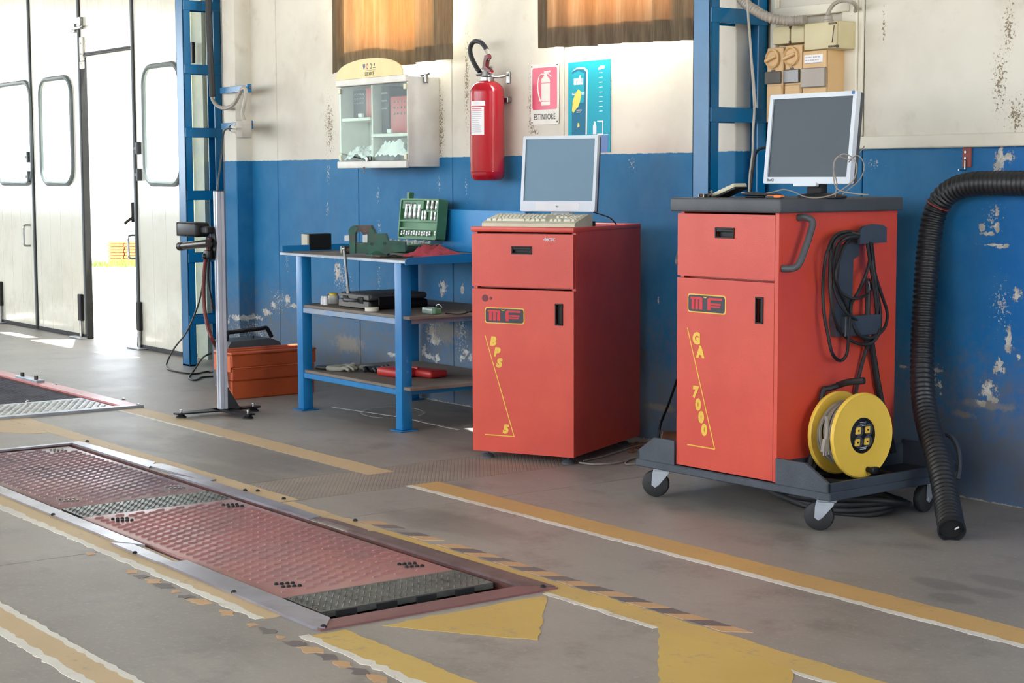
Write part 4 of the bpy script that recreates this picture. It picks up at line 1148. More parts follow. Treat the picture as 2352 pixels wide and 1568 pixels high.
m = MB(); m.rbox(a.x, a.x + .075, .02, .042, TZ, TZ + .009, .004, 2); m.build('blade_guard', M['dkgrey'], ut)
m = MB(); m.rbox(a.x + .040, a.x + .075, .019, .043, TZ + .001, TZ + .013, .005, 2); m.rbox(a.x + .004, a.x + .06, .022, .040, TZ + .007, TZ + .012, .003, 1); m.build('handle', M['orangebright'], ut)
cd = gthing('thin_cable', 'thin grey cable looped over the right side of the tilted monitor', 'cable')
def gl(l, y): return [gp(a_, b_, y if not isinstance(y, list) else y[i]) for i, (a_, b_) in enumerate(l)]
m = MB()
m.tube(gl([(1740, 448), (1780, 440), (1800, 435), (1822, 440), (1850, 452), (1880, 454), (1915, 446), (1945, 428), (1962, 410), (1968, 380), (1955, 360), (1935, 354), (1917, 372), (1915, 410), (1925, 435), (1960, 444), (1995, 447)], .13), .0024, 6, 5)
m.tube(gl([(1918, 452), (1922, 420), (1914, 385), (1924, 360), (1950, 366), (1968, 357), (1980, 366), (1985, 385), (1976, 410), (1955, 430), (1935, 446)], .15), .0022, 6, 5)
m.tube(gl([(1950, 372), (1962, 360), (1976, 348), (1985, 336)], [.15, .3, .5, .8]), .0022, 6, 4)
m.build('lead', M['greycable'], cd)

# ------------------------------------------------------------------ plate pit: frame, two tread plates, two checker strips
pp = thing('test_plate_pit', 'long floor pit with two reddish tread plates inside a worn steel frame', 'test plate', loc=(0, 0, 0))
PZ = -0.004
BX = [PX0 + .03, -6.255, -6.040, -4.505, -4.285]
PYA, PYB = 2.437, 3.062


def tread(name, x0, x1, y0, y1, mat, seed):
    o = MB().rbox(x0, x1, y0, y1, PZ - .02, PZ, .006, 2).build(name, M[mat], pp)
    m = MB(); m.box(x0 + .03, x1 - .03, y0 + .02, y1 - .02, PZ - .09, PZ - .021); m.build('plate_carrier', M['rust'], pp, smooth=0)
    m = MB(); rnd = random.Random(seed)
    ys, xs = .0406, .051; iy = 0; y = y0 + .05
    while y < y1 - .045:
        x = x0 + .05 + (xs * .5 if iy % 2 else 0)
        while x < x1 - .05:
            if not any(abs(x - bx_) < .06 and abs(y - by_) < .05 for bx_, by_ in bolts[seed]):
                a, b_, h = .0062, .0180, .0052
                m._add([Vector((x - a, y - b_, PZ)), Vector((x + a * .5, y - b_, PZ)), Vector((x + a * .5, y + b_, PZ)), Vector((x - a, y + b_, PZ)), Vector((x + a * .35, y - b_ * .8, PZ + h)), Vector((x + a * .35, y + b_ * .8, PZ + h))],
                       [(0, 1, 4), (1, 2, 5, 4), (2, 3, 5), (3, 0, 4, 5)])
            x += xs
        y += ys; iy += 1
    t_ = m.build('tread_ridges', M[mat], o, smooth=0); t_['kind'] = 'stuff'
    for bx_, by_ in bolts[seed]:
        m = MB()
        for i in range(2):
            for j in range(4):
                cx, cy = bx_ - .022 + .044 * i + .006 * j, by_ - .024 + .016 * j
                m.lathe([(.007, 0), (.007, .004), (.004, .007)], (cx, cy, PZ), (0, 0, 1), 8)
        t_ = m.build('bolt_cluster', M['steel'] if seed == 1 else M['rubber'], o, smooth=0); t_['kind'] = 'stuff'


bolts = {1: [(-7.62, 2.97), (-6.40, 2.98), (-6.40, 2.53), (-7.62, 2.53)], 2: [(-5.91, 2.99), (-5.91, 2.54), (-4.64, 2.98), (-4.64, 2.53)]}
tread('tread_plate', BX[0], BX[1], PYA, PYB, 'plate', 1)
tread('tread_plate', BX[2], BX[3], PYA, PYB, 'plate2', 2)


def checker(x0, x1, y0, y1):
    o = MB().box(x0 + .003, x1 - .003, y0 + .01, y1 - .005, PZ - .02, PZ - .001).build('checker_strip', M['checker'], pp, smooth=0)
    m = MB(); x = x0 + .018; i = 0
    while x < x1 - .012:
        y = y0 + .02 + (.011 if i % 2 else 0); j = 0
        while y < y1 - .014:
            s_ = 1 if (i + j) % 2 else -1; a, b_, h = .0105, .0036, .0032
            u_ = Vector((.8, .6 * s_, 0)); v_ = Vector((-.6 * s_, .8, 0)); c = Vector((x, y, PZ - .001))
            m._add([c - u_ * a, c - v_ * b_, c + u_ * a, c + v_ * b_, c + Vector((0, 0, h))], [(0, 1, 4), (1, 2, 4), (2, 3, 4), (3, 0, 4)])
            y += .022; j += 1
        x += .0165; i += 1
    t_ = m.build('checker_bumps', M['checker'], o, smooth=0); t_['kind'] = 'stuff'
    m = MB(); y = y0 + .06
    while y < y1 - .05:
        m.box(x1 - .001, x1 + .004, y, y + .07, PZ - .03, PZ - .004); y += .14
    m.build('strip_teeth', M['rubber'], o, smooth=0)['kind'] = 'stuff'


checker(BX[1], BX[2], PYA, PYB + .006); checker(BX[3], BX[4], PYA, PYB + .006)
# frame of flat bars with the notched hold-down strips
FZ = .0055
_bn = [0]


def bar(name, pts, mat='flange', z0=-.002, z1=FZ, par=pp):
    _bn[0] += 1; z1 += .00035 * _bn[0]
    return MB().prism(pts, lambda u, v, w_: Vector((u, v, w_)), z0, z1).build(name, M[mat], par, smooth=0)
def fl2(pxs): return [tuple(flo(a, b_)[:2]) for a, b_ in pxs]
yo0, yi0, yi1, yo1 = 2.345, 2.412, 3.080, 3.150
bar('frame_bar', [(PX1 - .012, 2.342), (-4.085, 2.33), (-4.078, 3.155), (PX1 - .012, 3.10)], 'pink2')
bar('frame_bar', [(PX0 - .02, 2.36), (PX0 + .012, 2.36), (PX0 + .012, 3.12), (PX0 - .02, 3.14)], 'flange')
# far side
bar('hold_down_strip', [(PX0 - .02, yi1 + .005), (PX0, 3.135), (-6.98, 3.165), (-6.87, yi1 + .004)], 'flange')
bar('hold_down_strip', [(-6.95, 3.10), (-6.92, 3.175), (-6.42, 3.18), (-6.40, 3.13)], 'flange')
bar('hold_down_strip', [(-6.66, yi1), (-6.40, 3.145), (-5.80, 3.142), (-5.47, 3.130), (-5.47, yi1)], 'flange')
bar('hold_down_strip', [(-5.46, 3.105), (-5.40, 3.14), (-5.16, 3.14), (-5.12, 3.105)], 'rustbar')
bar('hold_down_strip', [(-5.20, yi1), (-5.12, 3.145), (-4.09, 3.155), (PX1 - .01, yi1)], 'rustbar')
# near side
bar('hold_down_strip', [(PX0 - .6, yo0), (-5.50, yo0 + .006), (-5.40, yi0 - .008), (PX0 - .6, yi0)], 'flange')
bar('hold_down_strip', [(-5.50, 2.325), (-5.14, 2.325), (-5.02, 2.365), (-5.28, 2.375), (-5.44, 2.375)], 'flange')
bar('hold_down_strip', [(-5.12, 2.330), (-4.12, 2.325), (-4.085, 2.345), (-4.17, yi0), (-5.09, yi0)], 'flange')
# inner walls of the pit and screws along the frame
m = MB(); m.box(PX0, PX1, PY1 - .004, PY1 + .001, -.13, -.003); m.box(PX1 - .004, PX1 + .001, PY0, PY1, -.13, -.003); m.box(PX0 - .001, PX0 + .004, PY0, PY1, -.13, -.003); m.box(PX0, PX1, PY0 - .001, PY0 + .004, -.13, -.003)
m.build('pit_wall', M['rust'], pp, smooth=0)
for px_, py_ in ((200, 1014), (563, 1127), (592, 1128), (652, 1146), (816, 1196), (122, 1183), (310, 1271), (537, 1361), (743, 1440), (1247, 1348)):
    p = flo(px_, py_, FZ); m = MB(); m.lathe([(.009, 0), (.009, .004), (.005, .008)], p, (0, 0, 1), 8); m.build('frame_bolt', M['rubber'], pp)

# ------------------------------------------------------------------ roller pit in the left corner
rp = thing('roller_cover', 'grated cover of a floor pit with a pinkish frame near the door', 'floor grate', loc=(0, 0, 0))
bar('frame_bar', [(RX0, 3.795), (RX1 - .005, 3.800), (RX1 + .015, 3.892), (RX0, 3.892)], 'pink', -.002, .008, rp)
bar('edge_bar', [(-8.800, 2.3), (-8.745, 2.3), (-8.742, 3.905), (-8.800, 3.80)], 'galv', -.004, .0095, rp)
o = MB().box(-9.335, -8.80, 2.42, 3.790, -.016, .001).build('dimpled_plate', M['galv'], rp, smooth=0)
m = MB(); x = -9.27; i = 0
while x < -8.83:
    y = 2.9 + (.02 if i % 2 else 0)
    while y < 3.77:
        m.lathe([(.014, 0), (.010, .004), (.005, .0035)], (x, y, .001), (0, 0, 1), 7); y += .04
    x += .036; i += 1
t_ = m.build('dimples', M['steel'], o, smooth=0); t_['kind'] = 'stuff'
o = MB().box(RX0, -9.338, 2.42, 3.788, -.055, -.035).build('grate_base', M['pitdark'], rp, smooth=0)
m = MB(); x = -11.2
while x < -9.345:
    m.box(x, x + .006, 2.6, 3.788, -.030, -.004); x += .030
y = 2.62
while y < 3.78:
    m.box(-11.2, -9.345, y, y + .006, -.028, -.006); y += .030
t_ = m.build('grate_mesh', M['gratebar'], rp, smooth=0); t_['kind'] = 'stuff'
m = MB(); m.box(RX0, RX1, 3.790, 3.797, -.12, .002); m.build('rust_edge', M['rust'], rp, smooth=0)
q = flo(82, 876, .008); 
m = MB(); m.rbox(-10.46, -10.10, 3.815, 3.87, .006, .026, .003, 1); lug = m.build('bolted_lug', M['galv'], rp)
for xx in (-10.40, -10.17):
    m = MB(); m.cyl((xx, 3.842, .024), (xx, 3.842, .048), .013, n=6); m.build('lug_bolt', M['castiron'], lug, smooth=0)
for px_, py_ in ((129, 884), (284, 918), (318, 931), (63, 923)):
    p = flo(px_, py_, .009); m = MB(); m.lathe([(.011, 0), (.011, .006), (.006, .010)], p, (0, 0, 1), 8); m.build('frame_bolt', M['chrome'], rp)

# ------------------------------------------------------------------ workbench
wbn = thing('workbench', 'blue steel workbench with two lower shelves against the blue wall', 'workbench', loc=(0, 0, 0))
BX0, BX1, BY0, BY1, BTZ = -8.32, -7.065, 4.530, 5.285, .845
m = MB(); m.rbox(BX0, BX1, BY0, BY1, BTZ - .014, BTZ, .002, 1); tp = m.build('tabletop', M['benchtop'], wbn)
m = MB(); m.rbox(BX0, BX0 + .006, BY0 + .01, BY1, BTZ - .02, BTZ + .034, .002, 1); m.rbox(BX0, BX1, BY1 - .006, BY1, BTZ - .02, BTZ + .034, .002, 1)
m.prism([(BY0, BTZ - .022), (BY1, BTZ - .022), (BY1, BTZ + .034), (BY0 + .30, BTZ + .020), (BY0 + .02, BTZ + .012), (BY0, BTZ)], lambda u, v, w_: Vector((w_, u, v)), BX1 - .004, BX1 + .004)
m.build('rim', M['bench'], tp, smooth=0)
m = MB(); m.rbox(BX0, BX1, BY0 - .002, BY0 + .004, BTZ - .016, BTZ - .002, .001, 1); m.build('front_edge', M['galv'], tp)
LEGX = (-8.150, -7.167); LEGY = (4.532, 5.215)
for lx in LEGX:
    for ly in LEGY:
        m = MB(); m.rbox(lx, lx + .060, ly, ly + .060, .006, BTZ - .014, .004, 2); lg = m.build('leg', M['bench'], wbn)
        m = MB(); m.rbox(lx - .022, lx + .082, ly - .022, ly + .082, 0, .006, .002, 1); m.build('foot_plate', M['bench'], lg)
for nm, z in (('upper', .555), ('lower', .205)):
    m = MB()
    for yy in LEGY: m.rbox(LEGX[0] + .06, LEGX[1], yy + .005, yy + .03, z - .028, z, .002, 1)
    for xx in LEGX: m.rbox(xx + .03, xx + .055, LEGY[0] + .06, LEGY[1], z - .028, z, .002, 1)
    m.build('shelf_rail', M['bench'] if nm == 'lower' else M['galvblue'], wbn)
    m = MB(); m.rbox(LEGX[0] + .005, LEGX[1] + .12, LEGY[0] + .010, LEGY[1] + .055, z, z + .016, .002, 1); m.build('shelf_board', M['shelfwood'], wbn)
SH1, SH2 = .5715, .2215
T_ = BTZ + .0008

# black box on the bench
p = W0.at(692, 575, 'z', T_); bb = thing('small_box', 'small black box with a pale end at the left of the workbench', 'box', loc=(p.x, p.y, T_), ang=0)
MB().rbox(0, .068, .012, .155, 0, .092, .004, 1).build('body', M['black'], bb); MB().rbox(.002, .066, 0, .013, .002, .090, .002, 1).build('pale_end', M['beige'], bb)

# bench vice, built from its side outline
vc0 = W0.at(866, 588, 'z', T_)
VF = Fr((vc0.x, vc0.y + .045, 0), 52)
vc = thing('bench_vice', 'big green bench vice with a steel handle bar on the workbench edge', 'vice', fr=VF)
def va(px, py, y=0.0): return VF.at(px, py, 'y', y)
def vp(l, y=-.045): return [(va(a, b_, y).x, va(a, b_, y).z) for a, b_ in l]
fv = lambda u, v, w_: Vector((u, w_, v))
m = MB()
m.prism(vp([(803, 570), (802, 548), (800, 530), (805, 521), (812, 518), (823, 524), (817, 532), (815, 542), (815, 556), (816, 566), (816, 582), (803, 582)]), fv, -.045, .045)
m.prism(vp([(803, 558), (848, 556), (848, 582), (803, 582)]), fv, -.032, .032)
m.build('moving_jaw', M['green'], vc, smooth=20)
m = MB(); m.prism(vp([(805, 522), (812, 518), (852, 518), (859, 530), (854, 541), (847, 548), (833, 548), (834, 538), (828, 531), (820, 533), (812, 536)]), fv, -.040, .040); m.build('jaw_crown', M['castiron'], vc, smooth=20)
m = MB(); m.prism(vp([(791, 541), (806, 540), (806, 553), (791, 553)]), fv, -.044, .03); m.prism(vp([(833, 540), (844, 538), (844, 557), (833, 557)]), fv, -.046, .05); m.build('jaw_face', M['steel'], vc, smooth=0)
m = MB()
m.prism(vp([(845, 540), (852, 520), (862, 537), (885, 537), (890, 553), (930, 556), (931, 577), (895, 580), (884, 587), (845, 583)]), fv, -.045, .05)
fb = m.build('fixed_body', M['green'], vc, smooth=20)
for px_, py_ in ((854, 560), (883, 559)):
    p = va(px_, py_, -.045); m = MB(); m.cyl(p + Vector((0, -.004, 0)), p + Vector((0, .01, 0)), .008, n=12); m.build('boss', M['gdark'], fb)
p = va(868, 588, 0)
m = MB(); m.lathe([(.062, 0), (.062, .010), (.052, .018), (.045, .03)], (p.x, 0, T_), (0, 0, 1), 24); m.build('swivel_base', M['green'], vc)
a, b_ = va(787, 574, -.01), va(806, 573, -.01)
m = MB(); m.cyl(a, b_ + Vector((.02, 0, 0)), .020, n=16); sc_ = m.build('screw_head', M['castiron'], vc)
m = MB(); m.cyl(a + Vector((-.010, -.002, 0)), a + Vector((.002, 0, 0)), .019, n=16); m.build('screw_end', M['keycap'], sc_)
a, b_ = va(790, 571, -.033), va(800, 668, -.040)
m = MB(); m.cyl(a, b_, .0075, n=10); m.cyl(b_, b_ + (b_ - a).normalized() * .012, .011, n=10)
m.ball(a, .011); m.build('handle_bar', M['steel'], vc)

# open socket set
ss = thing('socket_set', 'open green plastic case of chrome sockets standing on the workbench', 'tool set', loc=(0, 0, 0))
SY = 5.185
o0 = W0.at(922, 547, 'y', SY); o1 = W0.at(1010, 547, 'y', SY); o2 = W0.at(930, 455, 'y', SY)
Wd = o1.x - o0.x; Ht = o2.z - o0.z; tl = math.radians(6)
fl_ = P3((o0.x, SY - .02, o0.z), (1, 0, 0), (0, math.sin(tl), math.cos(tl)), (0, math.cos(tl), -math.sin(tl)))
def lidp(px, py):
    p = W0.at(px, py, 'y', SY); return ((p.x - o0.x) / 1, (p.z - o0.z))
m = MB(); m.prism(rrect(0, Wd, 0, Ht, .014, 3), fl_, .014, .055); m.holed(rrect(0, Wd, 0, Ht, .014, 3), rrect(.010, Wd - .010, .008, Ht - .010, .010, 3), fl_, -.006, .014)
ld = m.build('lid', M['gcase'], ss, smooth=20)
m = MB()
for z_ in (.052, .095): m.prism([(.008, z_), (Wd - .008, z_), (Wd - .008, z_ + .010), (.008, z_ + .010)], fl_, -.004, .014)
m.prism([(.19, .098), (.205, .098), (.205, .145), (.19, .145)], fl_, -.002, .014); m.prism([(Wd * .64, .15), (Wd - .01, .15), (Wd - .01, .157), (Wd * .64, .157)], fl_, -.002, .014)
m.prism([(.02, .165), (Wd * .60, .165), (Wd * .60, Ht - .012), (.02, Ht - .012)], fl_, -.001, .014); m.build('insert_ribs', M['gcase'], ld, smooth=0)
m = MB(); m.prism(rrect(.045, .095, Ht - .050, Ht - .022, .006, 2), fl_, -.003, -.001); m.prism(rrect(.115, .150, Ht - .050, Ht - .022, .006, 2), fl_, -.003, -.001); m.build('recess', M['gdark'], ld, smooth=0)
def sock(x, z, r, l, par):
    m = MB(); c = fl_(x, z, .004); d = Vector((0, math.sin(tl), math.cos(tl))); m.lathe([(r * .85, 0), (r, .003), (r, l * .45), (r * .9, l * .5), (r * .9, l - .002), (r * .7, l)], c, d, 10); m.build('socket', M['socket'], par)
for i in range(4): sock(.058 + i * .043, .112, .0125, .080, ld)
for i in range(3): sock(Wd * .705 + i * .042, .162, .0105, .052, ld)
for i, x_ in enumerate((.222, .250, .312, .345)): sock(min(x_, Wd - .02), .105, .0085, .052 if i != 3 else .048, ld)
for i in range(14):
    if i != 12: sock(.026 + i * (Wd - .05) / 13, .018 + .004 * (i % 2), .0075, .026, ld)
m = MB(); c = fl_(.078, Ht - .036, -.002); m.cyl(c, c + Vector((.03, 0, 0)), .007, n=10); m.build('adapter', M['socket'], ld)
m = MB(); m.prism([(.055, Ht), (.075, Ht), (.078, Ht + .034), (.050, Ht + .034)], fl_, .0, .03); m.build('latch', M['gcase'], ld, smooth=0)
hx0, hx1 = o0.x - .04, o1.x + .02
m = MB(); m.rbox(hx0, hx1, SY - .235, SY - .015, T_, T_ + .034, .006, 2); bs_ = m.build('tray', M['gdark'], ss)
m = MB(); m.rbox(hx0, hx1, SY - .235, SY - .015, T_ + .034, T_ + .044, .003, 1); m.build('tray_rim', M['gcase'], bs_)
for i in range(15):
    x_ = hx0 + .03 + i * (hx1 - hx0 - .06) / 14
    for j in range(3):
        c = Vector((x_, SY - .20 + j * .07, T_ + .040)); m = MB(); m.lathe([(.009, 0), (.010, .010 + .004 * ((i + j) % 3)), (.006, .014 + .004 * ((i + j) % 3))], c, (0, 0, 1), 8); m.build('socket', M['socket'], bs_)

# light blue sheet at the back of the bench, red rag, cables
bp = MB().rbox(-7.83, -7.078, 5.264, 5.274, T_, 1.072, .003, 1).build('blue_sheet', M['bluelt']); tag(bp, 'bright blue metal sheet standing at the back of the workbench', 'sheet')
rnd = random.Random(11)
rg = thing('red_rag', 'crumpled dark red rag beside the green socket case on the workbench', 'rag', loc=(0, 0, 0))
rows_ = []
for i in range(13):
    r_ = []
    for j in range(9):
        p = W0.at(998 + i * 7.6, 572, 'z', T_) if False else Vector((-7.375 + i * .0230 + .01 * math.sin(j), 4.70 + j * .027 + .02 * math.sin(i * .9), 0))
        e = math.sin(math.pi * i / 12) ** .35 * math.sin(math.pi * j / 8) ** .6
        z_ = T_ + .002 + e * (.052 - .022 * abs(i - 4) / 8 + .016 * math.sin(i * 2.1 + j) + .012 * math.sin(j * 3.1 - i * 1.3)); r_.append(Vector((p.x, p.y, max(T_ + .002, z_))))
    rows_.append(r_)
ra = MB().sheet(rows_).build('cloth', M['redrag'], rg, smooth=180, solid=.003)
ct = MB()
ct.tube([(-7.36, 4.575, T_ + .005), (-7.30, 4.575, T_ + .005), (-7.22, 4.60, T_ + .005), (-7.16, 4.63, T_ + .006), (-7.10, 4.615, T_ + .006)], .0045, 6, 4)
ct.tube([(-7.34, 4.60, T_ + .006), (-7.27, 4.60, T_ + .014), (-7.19, 4.61, T_ + .006), (-7.13, 4.62, T_ + .010), (-7.095, 4.60, T_ + .006)], .0045, 6, 4)
o = ct.build('tool_lead', M['black']); tag(o, 'black lead lying along the front of the workbench near the red rag', 'cable')
pn = MB().rbox(-7.46, -7.33, 4.585, 4.60, T_, T_ + .012, .003, 1).build('hand_file', M['castiron']); tag(pn, 'short dark file on the workbench in front of the socket case', 'file')

# upper shelf of the bench
def s1(px, py): return W0.at(px, py, 'z', SH1)
b_ = s1(846, 713)
tc_ = thing('tool_case', 'black plastic power tool case lying on the upper bench shelf', 'case', loc=(b_.x - .32, b_.y + .01, SH1 + .0005))
m = MB(); m.rbox(0, .32, 0, .36, 0, .046, .016, 3); m.build('lower_shell', M['black'], tc_)
m = MB(); m.rbox(.004, .316, .004, .356, .047, .080, .016, 3); m.build('upper_shell', M['dkgrey'], tc_)
m = MB(); m.rbox(.06, .11, -.008, .006, .030, .064, .003, 1); m.rbox(.21, .26, -.008, .006, .030, .064, .003, 1); m.build('latch', M['black'], tc_); m = MB(); m.rbox(.012, .308, -.003, .004, .006, .042, .002, 1); m.rbox(.012, .308, -.001, .006, .050, .074, .002, 1); m.build('lit_front', M['caselit'], tc_)  # grey sheets on the front paint that face of the black case as lit
m = MB(); m.tube([(.115, 0, .046), (.12, -.026, .046), (.16, -.032, .046), (.20, -.026, .046), (.205, 0, .046)], .009, 8, 4); m.build('handle', M['dkgrey'], tc_)
m = MB(); m.rbox(.318, .326, .05, .16, .02, .066, .003, 1); m.build('end_rib', M['black'], tc_)
def jar(name, label, cat, x, y, r, h, mat, lid, lidmat):
    o = thing(name, label, cat, loc=(x, y, SH1 + .0005), group='white bottles on the upper bench shelf' if name == 'white_bottle' else None); m = MB(); m.lathe([(r, 0), (r, h * .75), (r * .8, h * .8)], (0, 0, 0), (0, 0, 1), 16); m.build('body', M[mat], o)
    m = MB(); m.lathe([(r * .8, h * .8), (r * .8, h), (r * .7, h + .002)], (0, 0, 0), (0, 0, 1), 16); m.build('lid', M[lidmat], o); return o
jar('yellow_pot', 'yellow and white pot behind the small white bottles on the upper bench shelf', 'pot', -8.045, 4.70, .030, .055, 'white', .01, 'posteryel')
jar('white_bottle', 'tiny white capped bottle left of its twin on the upper bench shelf', 'bottle', -8.025, 4.625, .014, .042, 'paper', .01, 'paper')
jar('white_bottle', 'tiny white capped bottle touching the black tool case on the upper bench shelf', 'bottle', -7.975, 4.612, .014, .044, 'paper', .01, 'paper')
jar('black_jar', 'dark jar at the far left of the upper bench shelf', 'jar', -8.075, 4.70, .024, .048, 'black', .01, 'castiron')
p = W0.at(889, 713, 'z', SH1); tr_ = thing('tape_roll', 'small cream roll of tape in front of the black tool case', 'tape roll', loc=(-7.465, 4.585, SH1 + .0005))
MB().lathe([(.012, 0), (.036, 0), (.036, .019), (.012, .019)], (0, 0, 0), (0, 0, 1), 24).build('roll', M['keycap'], tr_)
lp = thing('inspection_lamp', 'small clear lamp with a green cap and wire loop on the upper bench shelf', 'lamp', loc=(-7.085, 4.72, SH1 + .0005))
MB().rbox(-.10, .0, -.02, .02, 0, .032, .008, 2).build('clear_body', M['clear'], lp); MB().rbox(.0, .022, -.02, .02, .002, .030, .004, 1).build('green_cap', M['gcase'], lp)
MB().tube([(.0, 0, .025), (.012, 0, .046), (.035, 0, .050), (.056, 0, .036)], .003, 6, 4).build('wire_loop', M['chrome'], lp)
m = MB(); m.tube([(-7.06, 4.76, SH1 + .005), (-6.98, 4.80, SH1 + .004), (-6.93, 4.86, SH1 + .03), (-6.96, 4.92, SH1 + .045), (-7.02, 4.94, SH1 + .006), (-7.08, 4.90, SH1 + .005)], .003, 6, 4)
tag(m.build('thin_lead', M['black']), 'thin black lead looping behind the clear lamp on the upper bench shelf', 'cable')
m = MB(); m.cyl((-7.13, 5.14, SH1 + .014), (-6.98, 5.02, SH1 + .014), .013, n=12); tag(m.build('wooden_stick', M['bark']), 'brown wooden stick at the right end of the upper bench shelf', 'stick')
dk = thing('hanging_tray', 'shallow black tray fixed below the upper bench shelf', 'tray', loc=(-8.06, 4.70, .4985))
m = MB(); m.rbox(0, .30, 0, .32, 0, .027, .004, 1); m.build('tray', M['black'], dk)

# lower shelf: gloves and red plastic case
def glove(label, x, y, ang, mat, flip):
    g = thing('work_glove', label, 'glove', loc=(x, y, SH2 + .0005), ang=ang, group='work gloves on the lower bench shelf')
    m = MB(); m.rbox(0, .11, -.045, .045, 0, .026, .011, 3); m.build('palm', M[mat], g)
    m = MB(); m.rbox(-.075, .012, -.040, .040, .001, .022, .008, 2); m.build('cuff', M['black'] if mat == 'glove' else M['glove'], g)
    for i, (l_, y_) in enumerate(((.062, -.034), (.074, -.011), (.070, .012), (.054, .034))):
        m = MB(); m.tube([(.10, y_, .012), (.10 + l_ * .5, y_ * 1.12, .022 + .004 * i), (.10 + l_, y_ * 1.2, .010)], lambda t: .0115 - .003 * t, 8, 4); m.build('finger', M[mat], g)
    m = MB(); m.tube([(.03, flip * .035, .013), (.065, flip * .066, .020), (.10, flip * .075, .011)], lambda t: .013 - .003 * t, 8, 4); m.build('thumb', M[mat], g)
glove('pale grey work glove lying flat at the left of the lower bench shelf', -7.985, 4.640, 20, 'glove', 1)
glove('dark work glove lying behind the pale glove on the lower bench shelf', -7.83, 4.80, -8, 'rubber', -1)
rcs = thing('red_case', 'small red hinged plastic case on the lower bench shelf', 'case', loc=(-7.60, 4.685, SH2 + .0005), ang=8)
m = MB(); m.rbox(0, .20, 0, .13, 0, .046, .018, 3); m.build('lower_half', M['redcase'], rcs); m = MB(); m.rbox(.10, .32, .10, .22, .002, .040, .014, 3); m.build('upper_half', M['redcase'], rcs)
m = MB(); m.cyl((.08, .11, .046), (.2, .12, .044), .008, n=10); m.build('hinge', M['redcase'], rcs)

# ------------------------------------------------------------------ orange cantilever toolbox, dark machine behind it
tb = thing('toolbox', 'orange metal cantilever toolbox on the floor left of the workbench', 'toolbox', loc=(-8.825, 4.43, 0))
TL = .535
m = MB(); m.rbox(-.095, .098, 0, TL, 0, .105, .006, 1); m.build('base_tray', M['orange'], tb)
for s_ in (1, -1):
    x0, x1 = (.012, .104) if s_ > 0 else (-.104, -.012)
    m = MB(); m.rbox(x0, x1, .002, TL - .002, .106, .178, .005, 1); md_ = m.build('middle_tray', M['orange'], tb)
    x0, x1 = (.006, .112) if s_ > 0 else (-.112, -.006)
    m = MB(); m.rbox(min(x0, x1), max(x0, x1), -.004, TL + .004, .179, .252, .006, 1); up = m.build('upper_tray', M['orange'], tb)
    m = MB(); m.rbox(x0 - .002, x1 + .002, -.006, TL + .006, .253, .266, .006, 2); m.tube([(s_ * .05, -.004, .268), (s_ * .05, TL + .004, .268)], .009, 10, 0); m.build('lid', M['orange'], up)
    for k in range(3):
        m = MB(); m.cyl((s_ * (.016 + .020 * k), -.010, .200 - .01 * k), (s_ * (.052 + .010 * k), -.010, .09 - .02 * k + .02), .0048, n=8)
        for q in ((s_ * (.016 + .020 * k), .200 - .01 * k), (s_ * (.052 + .010 * k), .11 - .02 * k)): m.cyl((q[0], -.012, q[1]), (q[0], -.004, q[1]), .009, n=12)
        m.build('scissor_arm', M['chrome'], tb)
    m = MB(); m.rbox(s_ * .058 - .042, s_ * .058 + .042, -.009, -.003, .155, .245, .004, 1); m.build('end_plate', M['orange2'], tb)
m = MB(); m.prism([(.112, .095), (.118, .10), (.118, .225), (.112, .23)], lambda u, v, w_: Vector((u, w_, v)), .06, TL - .06) if False else m.rbox(.104, .113, .01, TL - .01, .176, .181, .001, 1); m.build('seam_lip', M['orange2'], tb)

dm = thing('portable_machine', 'dark grey portable machine with a black carrying bar behind the orange toolbox', 'machine', loc=(-9.26, 4.66, 0))
m = MB(); m.prism([(0, .02), (.36, .02), (.375, .20), (.34, .262), (.28, .285), (.02, .278), (0, .25)], lambda u, v, w_: Vector((w_, u, v)), -.16, .05); m.build('housing', M['dkgrey'], dm, smooth=30)
m = MB()
for yy in (.05, .28): m.rbox(-.15, -.11, yy, yy + .05, 0, .022, .004, 1); m.rbox(.0, .04, yy, yy + .05, 0, .022, .004, 1)
m.build('rubber_foot', M['rubber'], dm)
m = MB(); m.tube([(-.02, .02, .27), (-.02, .03, .325), (-.02, .06, .328), (-.02, .26, .340), (-.02, .295, .338), (-.02, .325, .285)], .013, 8, 2); m.build('carrying_bar', M['black'], dm)
m = MB(); m.cyl((-.02, .20, .28), (-.02, .20, .30), .006, n=8); m.build('button', M['black'], dm)

